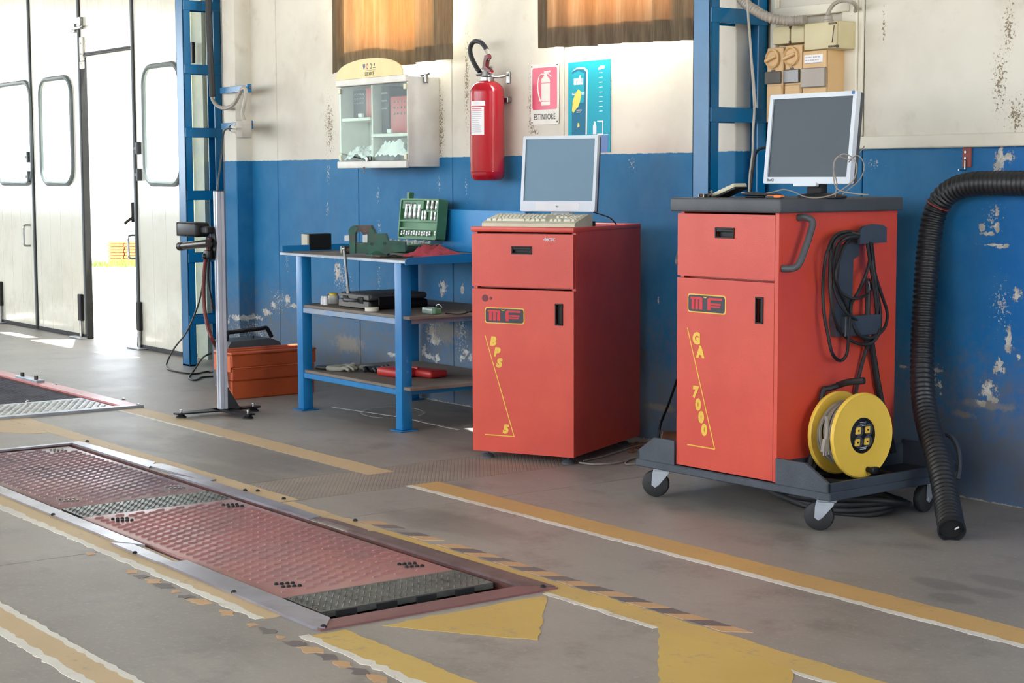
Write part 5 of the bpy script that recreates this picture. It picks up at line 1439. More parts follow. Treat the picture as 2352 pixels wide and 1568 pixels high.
# ------------------------------------------------------------------ measuring stand
st = thing('measuring_stand', 'aluminium measuring stand with a black camera head on a three-legged foot', 'stand', loc=(-8.235, 4.125, 0))
H_ = 1.176
m = MB(); fp = lambda u, v, w_: Vector((u, v, w_)); s_ = .0205; g_ = .004
prof = []
for q in range(4):
    R2 = [(1, 0), (0, 1), (-1, 0), (0, -1)]
    base_ = [(s_, -s_), (s_, -g_), (s_ - .007, -g_ * 1.4), (s_ - .007, g_ * 1.4), (s_, g_)]
    ca, sa = (1, 0, -1, 0)[q], (0, 1, 0, -1)[q]
    prof += [(x_ * ca - y_ * sa, x_ * sa + y_ * ca) for x_, y_ in base_]
m.prism(prof, fp, .024, H_); m.build('pole', M['alu'], st, smooth=0)
MB().rbox(-s_, s_, -s_, s_, H_, H_ + .004, .001, 1).build('end_cap', M['black'], st)
for ax_, ay_ in ((0.0, -.275), (.272, .03), (.005, .215)):
    d = Vector((ax_, ay_, 0)); L = d.length; d.normalize(); n_ = Vector((-d.y, d.x, 0))
    f3 = P3((0, 0, 0), d, n_, (0, 0, 1)); m = MB(); m.prism([(-.04, -.045), (L * .35, -.045), (L - .02, -.026), (L, -.018), (L, .018), (L - .02, .026), (L * .35, .045), (-.04, .045)], f3, .020, .028)
    arm = m.build('foot_arm', M['black'], st, smooth=0)
    m = MB(); e = d * (L - .035); m.lathe([(.028, 0), (.028, .006), (.014, .018), (.010, .0205)], e, (0, 0, 1), 14); m.build('rubber_foot', M['rubber'], arm)
    m = MB(); m.cyl(e + Vector((0, 0, .028)), e + Vector((0, 0, .044)), .006, n=8); m.cyl(e + Vector((0, 0, .036)), e + Vector((0, 0, .043)), .0095, n=6); m.build('levelling_bolt', M['chrome'], arm)
m = MB(); m.prism([(.0205, .028), (.105, .028), (.08, .04), (.0205, .155)], lambda u, v, w_: Vector((u * .35 + .0, u, v)) + Vector((w_, 0, 0)), -.003, .003); m.build('gusset', M['black'], st, smooth=0)
m = MB(); m.prism([(-.05, .985), (-.01, .99), (.0, .96), (.012, .905), (0, .85), (-.012, .815), (-.05, .815), (-.04, .84), (-.045, .96)], lambda u, v, w_: Vector((u, w_, v)), -.028, -.022); m.build('bracket_plate', M['black'], st, smooth=0)
hd = MB().rbox(-.335, -.105, -.085, .0, .935, 1.012, .014, 3).build('camera_head', M['black'], st)
m = MB(); m.rbox(-.343, -.332, -.084, -.001, .936, 1.011, .005, 2); m.build('front_bezel', M['dkgrey'], hd); m = MB(); m.cyl((-.342, -.042, .972), (-.372, -.042, .970), .022, n=18); m.build('lens', M['rubber'], hd)
m = MB(); m.rbox(-.11, -.02, -.06, -.01, .955, .992, .006, 1); m.build('mount_block', M['black'], hd)
m = MB(); m.cyl((-.345, -.05, .880), (-.02, -.05, .905), .021, n=18); tbx = m.build('tube_arm', M['gunmetal'], st); m = MB(); m.cyl((-.372, -.05, .878), (-.330, -.05, .881), .0235, n=18); m.build('tube_cap', M['black'], tbx)
m = MB(); m.rbox(-.075, -.015, -.06, -.03, .822, .868, .008, 2); m.ball((-.055, -.055, .835), .018); m.build('clamp_knob', M['black'], st)
def ty(px, py, y=4.09): return W0.at(px, py, 'y', y)
m = MB(); m.tube([ty(482, 545), ty(478, 575), ty(472, 600), ty(468, 650), ty(469, 700), ty(476, 745), ty(488, 780), ty(500, 800, 4.2)], .011, 8, 5); tag(m.build('air_hose', M['hosered']), 'dark red hose hanging from the camera head down beside the aluminium pole', 'hose')
m = MB(); m.tube([ty(486, 548), ty(480, 600), ty(478, 640), ty(482, 670), ty(488, 700)], .006, 8, 4); m.cyl(ty(485, 690), ty(489, 712), .009, n=8); tag(m.build('loose_lead', M['black']), 'short black lead with a plug dangling beside the dark red hose', 'cable')
m = MB(); m.tube([ty(484, 548), ty(474, 600, 4.1), ty(466, 650, 4.2), ty(455, 700, 4.4), ty(430, 760, 4.6), W0.at(400, 800, 'y', 4.8), flo(383, 835, .006), flo(388, 848, .006), flo(420, 856, .006), flo(450, 858, .006), flo(475, 853, .006), flo(490, 854, .006)], .0055, 6, 5)
m.tube([W0.at(486, 810, 'y', 4.62), W0.at(465, 822, 'y', 4.60), flo(446, 850, .02), flo(434, 866, .006), flo(440, 872, .006), flo(452, 872, .006), flo(464, 866, .006), flo(490, 864, .006)], .0055, 6, 5)
tag(m.build('floor_cable', M['black']), 'black cable curling across the floor beside the blue column', 'cable')
# small things on the floor between the cabinets
lg = thing('log_offcut', 'short round wooden offcut lying on the floor between the two red cabinets', 'offcut', loc=W0.at(1523, 995, 'y', 5.245))
lg.location.z = 0
m = MB(); m.lathe([(.034, 0), (.036, .002), (.036, .14), (.033, .142)], (0, 0, .036), (.75, .66, 0), 16); m.build('bark', M['bark'], lg); m = MB(); m.cyl((0, 0, .036), (-.003, -.0026, .036), .033, n=16); m.build('cut_face', M['wood'], lg)
m = MB(); P_ = lambda a, b_: flo(a, b_, .006)
m.tube([W0.at(1556, 870, 'y', 5.15), W0.at(1535, 930, 'y', 5.2), W0.at(1517, 975, 'y', 5.22), P_(1508, 1026), P_(1490, 1034), P_(1478, 1046)], .006, 7, 4); m.ball(P_(1510, 1024) + Vector((0, 0, .012)), .018, 1.3, 1, .8)
tag(m.build('power_cable', M['black']), 'black power cable dropping to the floor behind the right red cabinet', 'cable')
m = MB(); m.tube([P_(1330, 1062), P_(1370, 1066), P_(1420, 1062), P_(1462, 1050), P_(1488, 1040), P_(1500, 1032)], .004, 6, 4); m.tube([P_(1475, 1064), P_(1440, 1066), P_(1438, 1060), P_(1450, 1052), P_(1470, 1042)], .004, 6, 4); m.tube([P_(1340, 1058), P_(1400, 1044), P_(1440, 1030), P_(1468, 1022), P_(1480, 1020), P_(1500, 1026)], .003, 6, 4)
tag(m.build('thin_wires', M['greycable']), 'thin grey wires trailing over the floor behind the left red cabinet', 'wire')
rnd = random.Random(8); m = MB()
for k in range(60):
    p = flo(rnd.uniform(1445, 1505), rnd.uniform(1018, 1040)); r_ = rnd.uniform(.004, .014); m.ball((p.x, p.y, r_ * .3), r_, 1.3, 1, .5, 6)
tag(m.build('debris', M['bark'], smooth=0), 'dry dirt and leaf debris on the floor between the cabinets', 'debris', kind='stuff')

# ------------------------------------------------------------------ curtains
def curtain(label, bot, x1top, hem, mat, seed):
    """bot: pixel points along the lower edge, left to right; the cloth hangs in front of the window."""
    OFF = .10
    P = [W0.at(a, b_, 'y', WALL - OFF) for a, b_ in bot]
    rnd = random.Random(seed); ph = [rnd.uniform(0, 6) for _ in range(4)]
    n = 90; x0, x1 = P[0].x, P[-1].x
    def zb(x):
        for a, b_ in zip(P, P[1:]):
            if x <= b_.x: return a.z + (b_.z - a.z) * (x - a.x) / (b_.x - a.x)
        return P[-1].z
    def fold(x, z):
        u = (x - x0); k = 1.0 + .25 * (z - 1.9)
        return .016 * math.sin(u * 34 + ph[0] + .5 * math.sin(u * 9 + ph[1])) + .009 * math.sin(u * 61 + ph[2] + z) + .008 * math.sin(u * 13 + ph[3])
    def grid(za, zb_, rows, dy, xa=None, xb=None):
        out = []
        for i in range(rows + 1):
            r_ = []
            for j in range(n + 1):
                x = (xa if xa is not None else x0) + ((xb if xb is not None else x1) - (xa if xa is not None else x0)) * j / n
                lo = za(x); z = lo + (zb_(x) - lo) * i / rows
                r_.append(Vector((x + .006 * math.sin(z * 5 + x * 30), WALL - OFF - fold(x, z) + dy, z)))
            out.append(r_)
        return out
    c = MB().sheet(grid(lambda x: zb(x), lambda x: 3.2, 14, 0)).build('curtain', M[mat], smooth=180)
    tag(c, label, 'curtain', 'brown curtains')
    MB().sheet(grid(lambda x: zb(x) + .001, lambda x: zb(x) + hem, 3, .004)).build('hem', M[mat], c, smooth=180)
    MB().sheet(grid(lambda x: zb(x) + .001, lambda x: 3.19, 10, .0045, x0, x0 + .05)).build('side_hem', M[mat], c, smooth=180)
    m = MB(); m.cyl((x0 - .05, WALL - OFF, 3.21), (x1 + .05, WALL - OFF, 3.21), .012, n=10); m.build('rail', M['steel'], c)
    return c


M['cur1'] = curtain_material('brown_curtain', (122, 108, 88), (200, 140, 84), 0.05)
M['cur2'] = curtain_material('brown_curtain_right', (120, 106, 88), (190, 132, 84), 0.045)
curtain('brown curtain with a glowing orange middle over the window above the glass cabinet', [(768, 170), (790, 158), (820, 148), (870, 143), (925, 151), (965, 143), (1000, 139), (1034, 136)], None, .085, 'cur1', 4)
curtain('brown curtain over the window above the poster and the extinguisher sign', [(1235, 111), (1290, 108), (1345, 106), (1400, 101), (1460, 98), (1520, 95), (1592, 92), (1640, 88)], None, .10, 'cur2', 9)

# ------------------------------------------------------------------ glass fronted wall cabinet
CY = WALL - .205
cA, cB = W0.at(782, 383, 'y', CY), W0.at(936, 178, 'y', CY)
X0, X1, Z0, Z1 = cA.x, cB.x, 1.303, 1.790
gcab = thing('display_cabinet', 'white wall cabinet with glass doors and an arched cream sign on top', 'cabinet', loc=(X0, CY, Z0))
CW, CH, CD = X1 - X0, Z1 - Z0, .205
m = MB(); m.rbox(0, .012, .0, CD, 0, CH, .002, 1); m.rbox(CW - .012, CW, 0, CD, 0, CH, .002, 1); m.rbox(.012, CW - .012, 0, CD, 0, .014, .002, 1); m.rbox(.012, CW - .012, 0, CD, CH - .014, CH, .002, 1); m.box(.012, CW - .012, CD - .008, CD, .014, CH - .014)
m.rbox(CW * .445, CW * .445 + .014, .015, CD, .014, CH - .014, .002, 1); m.build('carcass', M['white'], gcab, smooth=0)
m = MB(); m.rbox(-.008, CW + .004, -.018, .006, -.006, .034, .006, 2); m.build('bottom_rail', M['white'], gcab)
m = MB(); m.rbox(-.010, CW + .006, -.020, .004, CH - .030, CH + .010, .004, 1); m.build('top_rail', M['white'], gcab)
SHL, SHR = W0.at(820, 272, 'y', CY).z - Z0, W0.at(890, 308, 'y', CY).z - Z0
MB().rbox(.014, CW * .445, .004, CD - .01, SHL - .014, SHL + .004, .002, 1).build('left_shelf', M['white'], gcab)
MB().rbox(CW * .445 + .014, CW - .014, .004, CD - .01, SHR - .014, SHR + .004, .002, 1).build('right_shelf', M['white'], gcab)
for nm, a, b_ in (('glass_door', .002, CW * .447), ('glass_door', CW * .452, CW - .002)):
    gd = MB().box(a, b_, -.007, -.003, .036, CH - .032).build(nm, M['greenglass'], gcab, smooth=0)
    m = MB()
    xs_ = (a, a + .024) if a < .1 else (b_ - .024, b_)
    for zz in (.040, CH - .070): m.rbox(xs_[0], xs_[1], -.012, .0, zz, zz + .030, .002, 1)
    m.build('glass_hinge', M['cream2'], gd, smooth=0)
m = MB(); m.rbox(CW * .43, CW * .50, -.022, -.007, .036, .060, .004, 1); m.cyl((CW * .465, -.03, .045), (CW * .465, -.007, .045), .013, n=14); lk = m.build('lock', M['steel'], gcab)
m = MB(); m.prism([(.0, .0), (.012, .002), (.006, -.034), (-.004, -.03)], lambda u, v, w_: Vector((CW * .40 + u, -.024 + w_, v)), 0, .003); m.build('key', M['castiron'], lk, smooth=0)
sa, sb_ = W0.at(774, 190, 'y', CY - .02).x - X0, W0.at(927, 173, 'y', CY - .02).x - X0
arch = [(sa, CH + .008), (sb_, CH + .008)] + [((sa + sb_) / 2 + (sb_ - sa) / 2 * math.cos(t) , CH + .008 + .105 * max(0, math.sin(t)) ** .72) for t in [math.pi * k / 22 for k in range(1, 22)]]
asn = MB().prism(arch, lambda u, v, w_: Vector((u, w_, v)), -.026, -.020).build('arched_sign', M['cream'], gcab, smooth=0)
text('sign_letters', 'SERVICE', M['ink'], asn, lambda u, v, w_: Vector(((sa + sb_) / 2 + .012 + u, -.0262 - w_, CH + .027 + v)), .030, .001, .0, sx=.8, spacing=1.15)
m = MB(); m.box((sa + sb_) / 2 - .05, (sa + sb_) / 2 + .075, -.0268, -.026, CH + .046, CH + .0475); m.build('rule_line', M['ink'], asn, smooth=0)
for i, mt in enumerate(('posterblue2', 'logored2', 'shieldgreen', 'ink')):
    cx = (sa + sb_) / 2 - .045 + i * .036; cz = CH + .070
    m = MB()
    if i == 0: m.prism([(cx - .011, cz + .014), (cx + .011, cz + .014), (cx + .011, cz), (cx, cz - .019), (cx - .011, cz)], lambda u, v, w_: Vector((u, w_, v)), -.0270, -.026)
    elif i == 3: m.prism([(cx + .006 * math.cos(t), cz + .006 + .008 * math.sin(t)) for t in [k * math.pi / 6 for k in range(12)]], lambda u, v, w_: Vector((u, w_, v)), -.0270, -.026); m.box(cx - .012, cx + .012, -.0270, -.026, cz - .012, cz - .007)
    else: m.prism([(cx + .010 * math.cos(t), cz - .001 + .017 * math.sin(t)) for t in [k * math.pi / 8 for k in range(16)]], lambda u, v, w_: Vector((u, w_, v)), -.0270, -.026)
    sh = m.build('emblem', M[mt], asn, smooth=0)
    if i in (1, 2):
        m = MB(); m.prism([(cx + .005 * math.cos(t), cz - .001 + .009 * math.sin(t)) for t in [k * math.pi / 5 for k in range(10)]], lambda u, v, w_: Vector((u, w_, v)), -.0276, -.0268); m.build('emblem_centre', M['cream'], sh, smooth=0)
m = MB(); p = W0.at(955, 183, 'y', CY + .10)
m.tube([(CW - .01, .09, CH + .004), (CW + .02, .11, CH + .010), (CW + .035, .12, CH + .016)], .006, 7, 3); m.rbox(CW + .004, CW + .020, .100, .125, CH - .035, CH + .018, .004, 1); m.build('side_latch', M['steel'], gcab)
# what is kept in the cabinet
def inbox(name, label, cat, x0, x1, y0, y1, z0, z1, mat, extra=None):
    o = thing(name, label, cat, loc=(X0 + x0, CY + y0, Z0 + z0)); MB().rbox(0, x1 - x0, 0, y1 - y0, 0, z1 - z0, .006, 2).build('body', M[mat], o)
    if extra: extra(o, x1 - x0, y1 - y0, z1 - z0)
    return o


def beads(o, w_, d, h):
    for i in range(3):
        m = MB()
        for j in range(5): m.ball((w_ * .2 + j * w_ * .15, -.003, h * (.85 - i * .16)), .006, n=6)
        m.build('row_of_studs', M['socket'], o)['kind'] = 'stuff'


inbox('black_box', 'black box standing in the upper left of the glass fronted cabinet', 'box', .05, .20, .06, .16, SHL + .006, CH - .05, 'black', beads)
inbox('red_folder', 'red folder beside the black box in the left half of the glass fronted cabinet', 'folder', .205, .30, .05, .12, SHL + .006, CH - .04, 'redcase')
inbox('dark_folder', 'dark narrow folder in the right half of the glass fronted cabinet', 'folder', CW * .445 + .05, CW * .445 + .13, .05, .17, SHR + .006, CH - .04, 'black', beads)
inbox('red_panel_box', 'tall red box on the right shelf of the glass fronted cabinet', 'box', CW * .445 + .14, CW - .03, .05, .15, SHR + .006, CH - .10, 'redcase', beads)


def bundle(label, x0, x1, h, seed):
    rows_ = []; ni, nj = 34, 16
    for i in range(ni + 1):
        r_ = []
        for j in range(nj + 1):
            u, v = i / ni, j / nj; e = (math.sin(math.pi * u) ** .22) * (math.sin(math.pi * min(1, v * .8 + .04)) ** .4)
            f = noise.noise(Vector((u * 3.2 + seed, v * 2.5, 0))); r2 = abs(noise.noise(Vector((u * 7, v * 4 + seed, 3)))); r3 = noise.noise(Vector((u * 17 + v * 8, v * 9 - seed, 7)))
            z = .0165 + max(0.0, e * h * (.72 + .45 * f - .55 * r2 + .16 * r3))
            r_.append(Vector((X0 + x0 + (x1 - x0) * u, CY + .012 + (CD - .035) * v, Z0 + z)))
        rows_.append(r_)
    o = MB().sheet(rows_).build('cloth_bundle', M['cloth'], smooth=50, solid=.002); tag(o, label, 'cloth', 'white cloths in the glass cabinet'); return o


bundle('crumpled white cloths at the lower left inside the glass fronted cabinet', .016, CW * .442, .15, 2)
bundle('crumpled white cloths at the lower right inside the glass fronted cabinet', CW * .445 + .016, CW - .016, .17, 5)
for x_, z_, nm in ((.30 * CW, SHL, 'left'), (.72 * CW, SHR, 'right')):
    MB().rbox(x_ - .02, x_ + .02, .002, .02, z_ + .005, z_ + .028, .003, 1).build('shelf_clip', M['paper'], gcab)

# ------------------------------------------------------------------ fire extinguisher
EX, EY = -7.315, WALL - .115
ex = thing('fire_extinguisher', 'large red fire extinguisher hanging on the wall with a looped black hose', 'fire extinguisher', loc=(EX, EY, 1.226))
R_ = .0885
m = MB(); m.lathe([(.05, 0), (R_ - .018, .004), (R_ - .003, .020), (R_, .040), (R_, .046), (R_ + .001, .048), (R_, .050), (R_, .455), (R_ - .004, .475), (R_ - .022, .497), (.045, .510), (.030, .513)], (0, 0, 0), (0, 0, 1), 40); cy_ = m.build('cylinder', M['extred'], ex)
def curved_label(name, a0, a1, z0, z1, mat, r=.0004):
    m = MB(); n = 10; rr_ = R_ + r; rows_ = [[Vector((rr_ * math.cos(a0 + (a1 - a0) * i / n), rr_ * math.sin(a0 + (a1 - a0) * i / n), z)) for i in range(n + 1)] for z in (z0, z1)]
    return m.sheet(rows_).build(name, M[mat], cy_)
vd = math.atan2(-EY, -EX)      # towards the viewer
lb = curved_label('white_label', vd - 1.15, vd - .12, .382, .407, 'paper'); lb2 = curved_label('text_label', vd - 1.15, vd - .18, .235, .376, 'paper')
rnd = random.Random(4)
for i in range(13):
    z = .366 - i * .0098; a = vd - 1.05; a1 = vd - .28 - rnd.uniform(0, .25); curved_label('printed_line', a, a1, z, z + (.0042 if i == 0 else .0022), 'logored' if i < 2 else 'inkpale', .0008).parent = lb2
m = MB(); m.lathe([(.036, 0), (.036, .018), (.026, .026), (.022, .050), (.018, .052)], (0, 0, .511), (0, 0, 1), 20); m.build('valve', M['steel'], ex)
def ep(px, py, y=EY): return W0.at(px, py, 'y', y) - Vector((EX, EY, 1.226))
m = MB(); m.tube([ep(1102, 166), ep(1090, 147), ep(1081, 125), ep(1081, 106), ep(1090, 95), ep(1104, 97), ep(1114, 108), ep(1118, 115)], .0125, 10, 5); hs = m.build('hose', M['rubber'], ex)
m = MB(); m.tube([ep(1117, 114), ep(1120, 120), ep(1122, 126)], .0115, 10, 2); m.build('hose_ferrule', M['conduit'], hs)
m = MB(); m.cyl(ep(1110, 169), ep(1097, 171), .011, n=10); m.build('hose_outlet', M['steel'], ex)
m = MB(); m.prism([(ep(a, b_).x, ep(a, b_).z) for a, b_ in [(1111, 160), (1117, 127), (1124, 126), (1125, 133), (1120, 140), (1119, 152), (1131, 163), (1126, 166), (1113, 160)]], lambda u, v, w_: Vector((u, w_, v)), -.012, .012); m.build('trigger_lever', M['extdark'], ex, smooth=0)
m = MB(); m.cyl(ep(1121, 130), ep(1124, 138), .007, n=8); m.build('nozzle', M['steel'], hs)
m = MB(); m.tube([ep(1106, 156), ep(1118, 155), ep(1130, 155)], .003, 6, 2); m.tube([ep(1125, 153), ep(1131, 152), ep(1132, 156), ep(1126, 157)], .0018, 6, 3, closed=True); m.build('safety_pin', M['steel'], ex)
m = MB(); m.prism([(ep(a, b_).x, ep(a, b_).z) for a, b_ in [(1119, 158), (1130, 164), (1131, 168), (1121, 166)]], lambda u, v, w_: Vector((u, w_, v)), -.009, .009); m.build('carry_lever', M['extred'], ex, smooth=0)
m = MB(); m.tube([(.012, .0, .535), (.03, .05, .532), (.04, .105, .545)], .007, 8, 3); m.rbox(.020, .050, .106, .114, .50, .56, .003, 1); m.rbox(-.02, .06, .085, .114, .40, .43, .003, 1); m.build('wall_bracket', M['steel'], ex)

# ------------------------------------------------------------------ extinguisher sign and poster
sg = thing('extinguisher_sign', 'white metal sign with a red extinguisher symbol reading ESTINTORE', 'sign', loc=(-7.083, WALL, 1.508))
SW, SH_ = .230, .302
fsg = lambda u, v, w_: Vector((u, -.004 - w_, v))
MB().prism(rrect(0, SW, 0, SH_, .008, 3), fsg, 0, .003).build('plate', M['white'], sg, smooth=0)
rf = MB().prism(rrect(.014, SW - .012, .075, SH_ - .018, .012, 4), fsg, .0032, .0038).build('red_field', M['signred'], sg, smooth=0)
fr2 = lambda u, v, w_: Vector((.014 + u * (SW - .026), -.0078 - w_, .075 + v * (SH_ - .093)))
m = MB()
m.prism([(.37, .20), (.72, .20), (.72, .62), (.37, .62)], fr2, 0, .0006); m.prism([(.37, .095), (.72, .095), (.72, .185), (.37, .185)], fr2, 0, .0006)
m.prism([(.37, .635), (.72, .635), (.72, .70), (.60, .80), (.60, .86), (.48, .86), (.48, .80), (.37, .72)], fr2, 0, .0006)
m.prism([(.48, .87), (.48, .91), (.74, .92), (.72, .875)], fr2, 0, .0006); m.prism([(.60, .86), (.62, .87), (.79, .78), (.77, .765)], fr2, 0, .0006)
m.tube([fr2(u, v, .0004) for u, v in [(.49, .835), (.36, .84), (.27, .76), (.23, .60), (.24, .45), (.30, .27), (.34, .19)]], .0034, 6, 4)
t_ = m.build('extinguisher_symbol', M['white'], rf, smooth=0); t_['kind'] = 'stuff'
text('sign_letters', 'ESTINTORE', M['ink'], sg, lambda u, v, w_: Vector((SW / 2 + u, -.0074 - w_, .037 + v)), .042, .0008, .0001, sx=.80, spacing=1.06)
m = MB()
for a, b_ in ((.01, .292), (.22, .292), (.01, .012), (.22, .012)): m.cyl((a, -.007, b_), (a, -.010, b_), .004, n=8)
t_ = m.build('corner_nail', M['ink'], sg); t_['kind'] = 'stuff'

po = thing('poster', 'teal coolant poster with a tall can and yellow blob beside the extinguisher sign', 'poster', loc=(-6.778, WALL, 1.362))
PW_, PH_ = .327, .443
fpo = lambda u, v, w_: Vector((u * PW_, -.003 - w_, v * PH_))
MB().prism([(0, 0), (1, 0), (1, 1), (0, 1)], fpo, 0, .002).build('board', M['teal'], po, smooth=0)
def fig(name, poly, mat, w0=.0021, w1=.0027): return MB().prism(poly, fpo, w0, w1).build(name, M[mat], po, smooth=0)
fig('lower_band', [(0, .0), (.95, .0), (.95, .185), (0, .185)], 'posterblue'); fig('band_rule', [(.5, .185), (.95, .19), (.95, .196), (.5, .192)], 'paper')
can = [(.09, .20), (.42, .20), (.43, .88), (.36, .925), (.20, .925), (.10, .89)]
fig('can_body', can, 'teal2'); fig('can_edge', [(.425, .20), (.455, .20), (.475, .90), (.40, .935), (.22, .94), (.09, .90), (.20, .92), (.38, .915), (.44, .885)], 'paper', .0028, .0033)
fig('can_face', [(.10, .55), (.38, .55), (.40, .87), (.24, .90), (.10, .87)], 'teal', .0028, .0032)
fig('yellow_blob', [(.10, .47), (.13, .44), (.19, .48), (.24, .50), (.29, .56), (.32, .63), (.30, .68), (.25, .70), (.19, .66), (.12, .58)], 'posteryel', .0034, .0039)
fig('yellow_drop', [(.23, .28), (.28, .29), (.27, .33), (.24, .33)], 'posteryel', .0034, .0039)
fig('bottle_small', [(.60, .20), (.68, .20), (.68, .29), (.66, .31), (.66, .335), (.62, .345), (.62, .31), (.60, .29)], 'silver', .0028, .0033)
fig('canister_small', [(.70, .19), (.84, .19), (.84, .345), (.70, .345), (.70, .335), (.82, .335), (.82, .205), (.70, .205)], 'paper', .0028, .0033)
fig('level_cap', [(.72, .895), (.86, .905), (.87, .935), (.78, .94), (.72, .915)], 'paper')
for k in range(9): fig('level_mark', [(.74, .86 - k * .052), (.82, .862 - k * .052), (.82, .868 - k * .052), (.74, .866 - k * .052)], 'paper')
text('poster_letters', 'araflu', M['paper'], po, lambda u, v, w_: fpo(.255, .795, .0036) + Vector((u, -w_, v)), .060, .0006, .0022, sx=.62, spacing=.9)
text('poster_letters', 'lu', M['paper'], po, lambda u, v, w_: fpo(.70, .10, .0030) + Vector((u, -w_, v)), .075, .0006, .002, .25, sx=.75)
for vv in (.655, .640): 
    m = MB(); xx = .10; rnd = random.Random(int(vv * 1000))
    while xx < .40:
        l_ = rnd.uniform(.012, .04); m.prism([(xx, vv), (xx + l_, vv), (xx + l_, vv + .009), (xx, vv + .009)], fpo, .0034, .0038); xx += l_ + .008
    m.build('small_print', M['paper'], po, smooth=0)['kind'] = 'stuff'
m = MB(); m.box(.27 * PW_ - .02, .27 * PW_ + .02, -.0068, -.0062, .465 * PH_, .475 * PH_); m.box(.27 * PW_ - .02, .27 * PW_ + .015, -.0068, -.0062, .445 * PH_, .453 * PH_); m.build('small_print', M['paper'], po, smooth=0)['kind'] = 'stuff'

# ------------------------------------------------------------------ switchgear on the right
SD = .125
def sp_(px, py, d=SD): return W0.at(px, py, 'y', WALL - d)
def ebox(name, label, pa, pb, d, mat, z0=None, r=.008):
    a, b_ = sp_(*pa, d), sp_(*pb, d)
    o = thing(name, label, 'switch box', group='switchgear boxes on the right wall', loc=(a.x, WALL - d, z0 if z0 is not None else b_.z)); w_, h = b_.x - a.x, a.z - (z0 if z0 is not None else b_.z)
    MB().rbox(0, w_, .010, d - .001, 0, h, r, 2).build('housing', M[mat], o); MB().rbox(.002, w_ - .002, 0, .012, .002, h - .002, r, 2).build('cover', M[mat], o)
    return o, w_, h


o, w_, h = ebox('junction_box', 'small ivory junction box at the left of the upper row', (1774, 62), (1814, 101), .08, 'jbox')
o, w_, h = ebox('junction_box', 'small ivory junction box between its twin and the large ivory box', (1815, 58), (1847, 98), .08, 'jbox')
m = MB(); m.cyl((0, -.003, .008), (0, .004, .008), .006, n=8); m.cyl((0, -.003, h - .008), (0, .004, h - .008), .006, n=8); m.build('cover_screw', M['castiron'], o)
o, w_, h = ebox('junction_box', 'large ivory junction box with its cover ajar beside a small loop of wire', (1846, 54), (1921, 111), .135, 'jbox')
m = MB(); m.rbox(w_ - .002, w_ + .006, -.002, .01, .004, .014, .001, 1); m.rbox(w_ - .04, w_, -.006, .002, .006, .013, .001, 1); m.rbox(w_ - .04, w_, -.006, .002, h - .014, h - .007, .001, 1); m.build('cover_clip', M['castiron'], o)
m = MB(); m.tube([(w_ - .01, -.004, h - .02), (w_ - .006, -.012, h * .6), (w_ - .012, -.010, h * .35), (w_ - .02, -.004, h * .22)], .002, 6, 4); m.build('cover_strap', M['castiron'], o)


def switch(label, pa, pb, pw, pl):
    o, w_, h = ebox('isolator_switch', label, pa, pb, SD, 'obox', z0=1.47)
    z1 = h; c = Vector((w_ * .42, -.002, h - (sp_(*pa).z - sp_(pa[0], (pa[1] + pw[0]) / 2).z)))
    m = MB(); m.lathe([(.040, 0), (.040, .010), (.034, .014), (.030, .006), (.001, .006)], c, (0, -1, 0), 26); kn = m.build('switch_ring', M['obox'], o)
    m = MB(); m.rbox(c.x - .034, c.x + .034, -.026, -.004, c.z - .006, c.z + .006, .003, 1, Matrix.Translation(c) @ Matrix.Rotation(math.radians(-18), 4, 'Y') @ Matrix.Translation(-c)); m.build('switch_handle', M['obox'], kn)
    zw1 = h - (sp_(*pa).z - sp_(pa[0], pw[0]).z); zw0 = h - (sp_(*pa).z - sp_(pa[0], pw[1]).z)
    m = MB(); m.rbox(-.004, w_ - .010, -.010, .002, zw0, zw1 - .004, .004, 1); m.build('smoked_window', M['smoke'], o)
    m = MB(); m.prism([(c.x - .008, c.z - .045), (c.x + .008, c.z - .045), (c.x + .012, zw1 - .004), (c.x - .012, zw1 - .004)], lambda u, v, q: Vector((u, q, v)), -.004, .0); m.build('dark_tab', M['castiron'], o, smooth=0)
    m = MB(); m.rbox(.006, w_ - .006, -.006, .002, .0, zw0 - .006, .004, 1); m.build('lower_cover', M['obox'], o)


switch('orange rotary switch at the far left of the switchgear', (1761, 110), (1799, 215), (163, 194), None)
switch('orange rotary switch between its twin and the wide orange box', (1803, 104), (1842, 215), (158, 192), None)
o, w_, h = ebox('breaker_box', 'wide orange breaker box with a white label and a smoked window', (1843, 117), (1897, 215), SD + .005, 'obox', z0=1.47)
a, b_ = sp_(1848, 127, SD + .005), sp_(1890, 142, SD + .005); O_ = o.location
m = MB(); m.rbox(a.x - O_.x, b_.x - O_.x, -.002, .0005, b_.z - O_.z, a.z - O_.z, .0005, 1); lb = m.build('paper_label', M['paper'], o)
m = MB(); rnd = random.Random(2)
for k in range(3):
    xx = a.x - O_.x + .006
    while xx < b_.x - O_.x - .02:
        l_ = rnd.uniform(.004, .014); m.box(xx, xx + l_, -.0026, -.0018, a.z - O_.z - .012 - k * .012, a.z - O_.z - .008 - k * .012); xx += l_ + .004
m.build('faint_print', M['inkpale'], lb, smooth=0)['kind'] = 'stuff'
a, b_ = sp_(1838, 157, SD + .02), sp_(1894, 199, SD + .02)
m = MB(); m.rbox(a.x - O_.x, b_.x - O_.x, -.016, .0, b_.z - O_.z, a.z - O_.z, .004, 1); m.build('smoked_window', M['smoke2'], o)
m = MB(); m.rbox(.02, .09, -.003, .001, b_.z - O_.z - .034, b_.z - O_.z - .020, .001, 1); m.build('yellow_label', M['posteryel'], o, smooth=0)
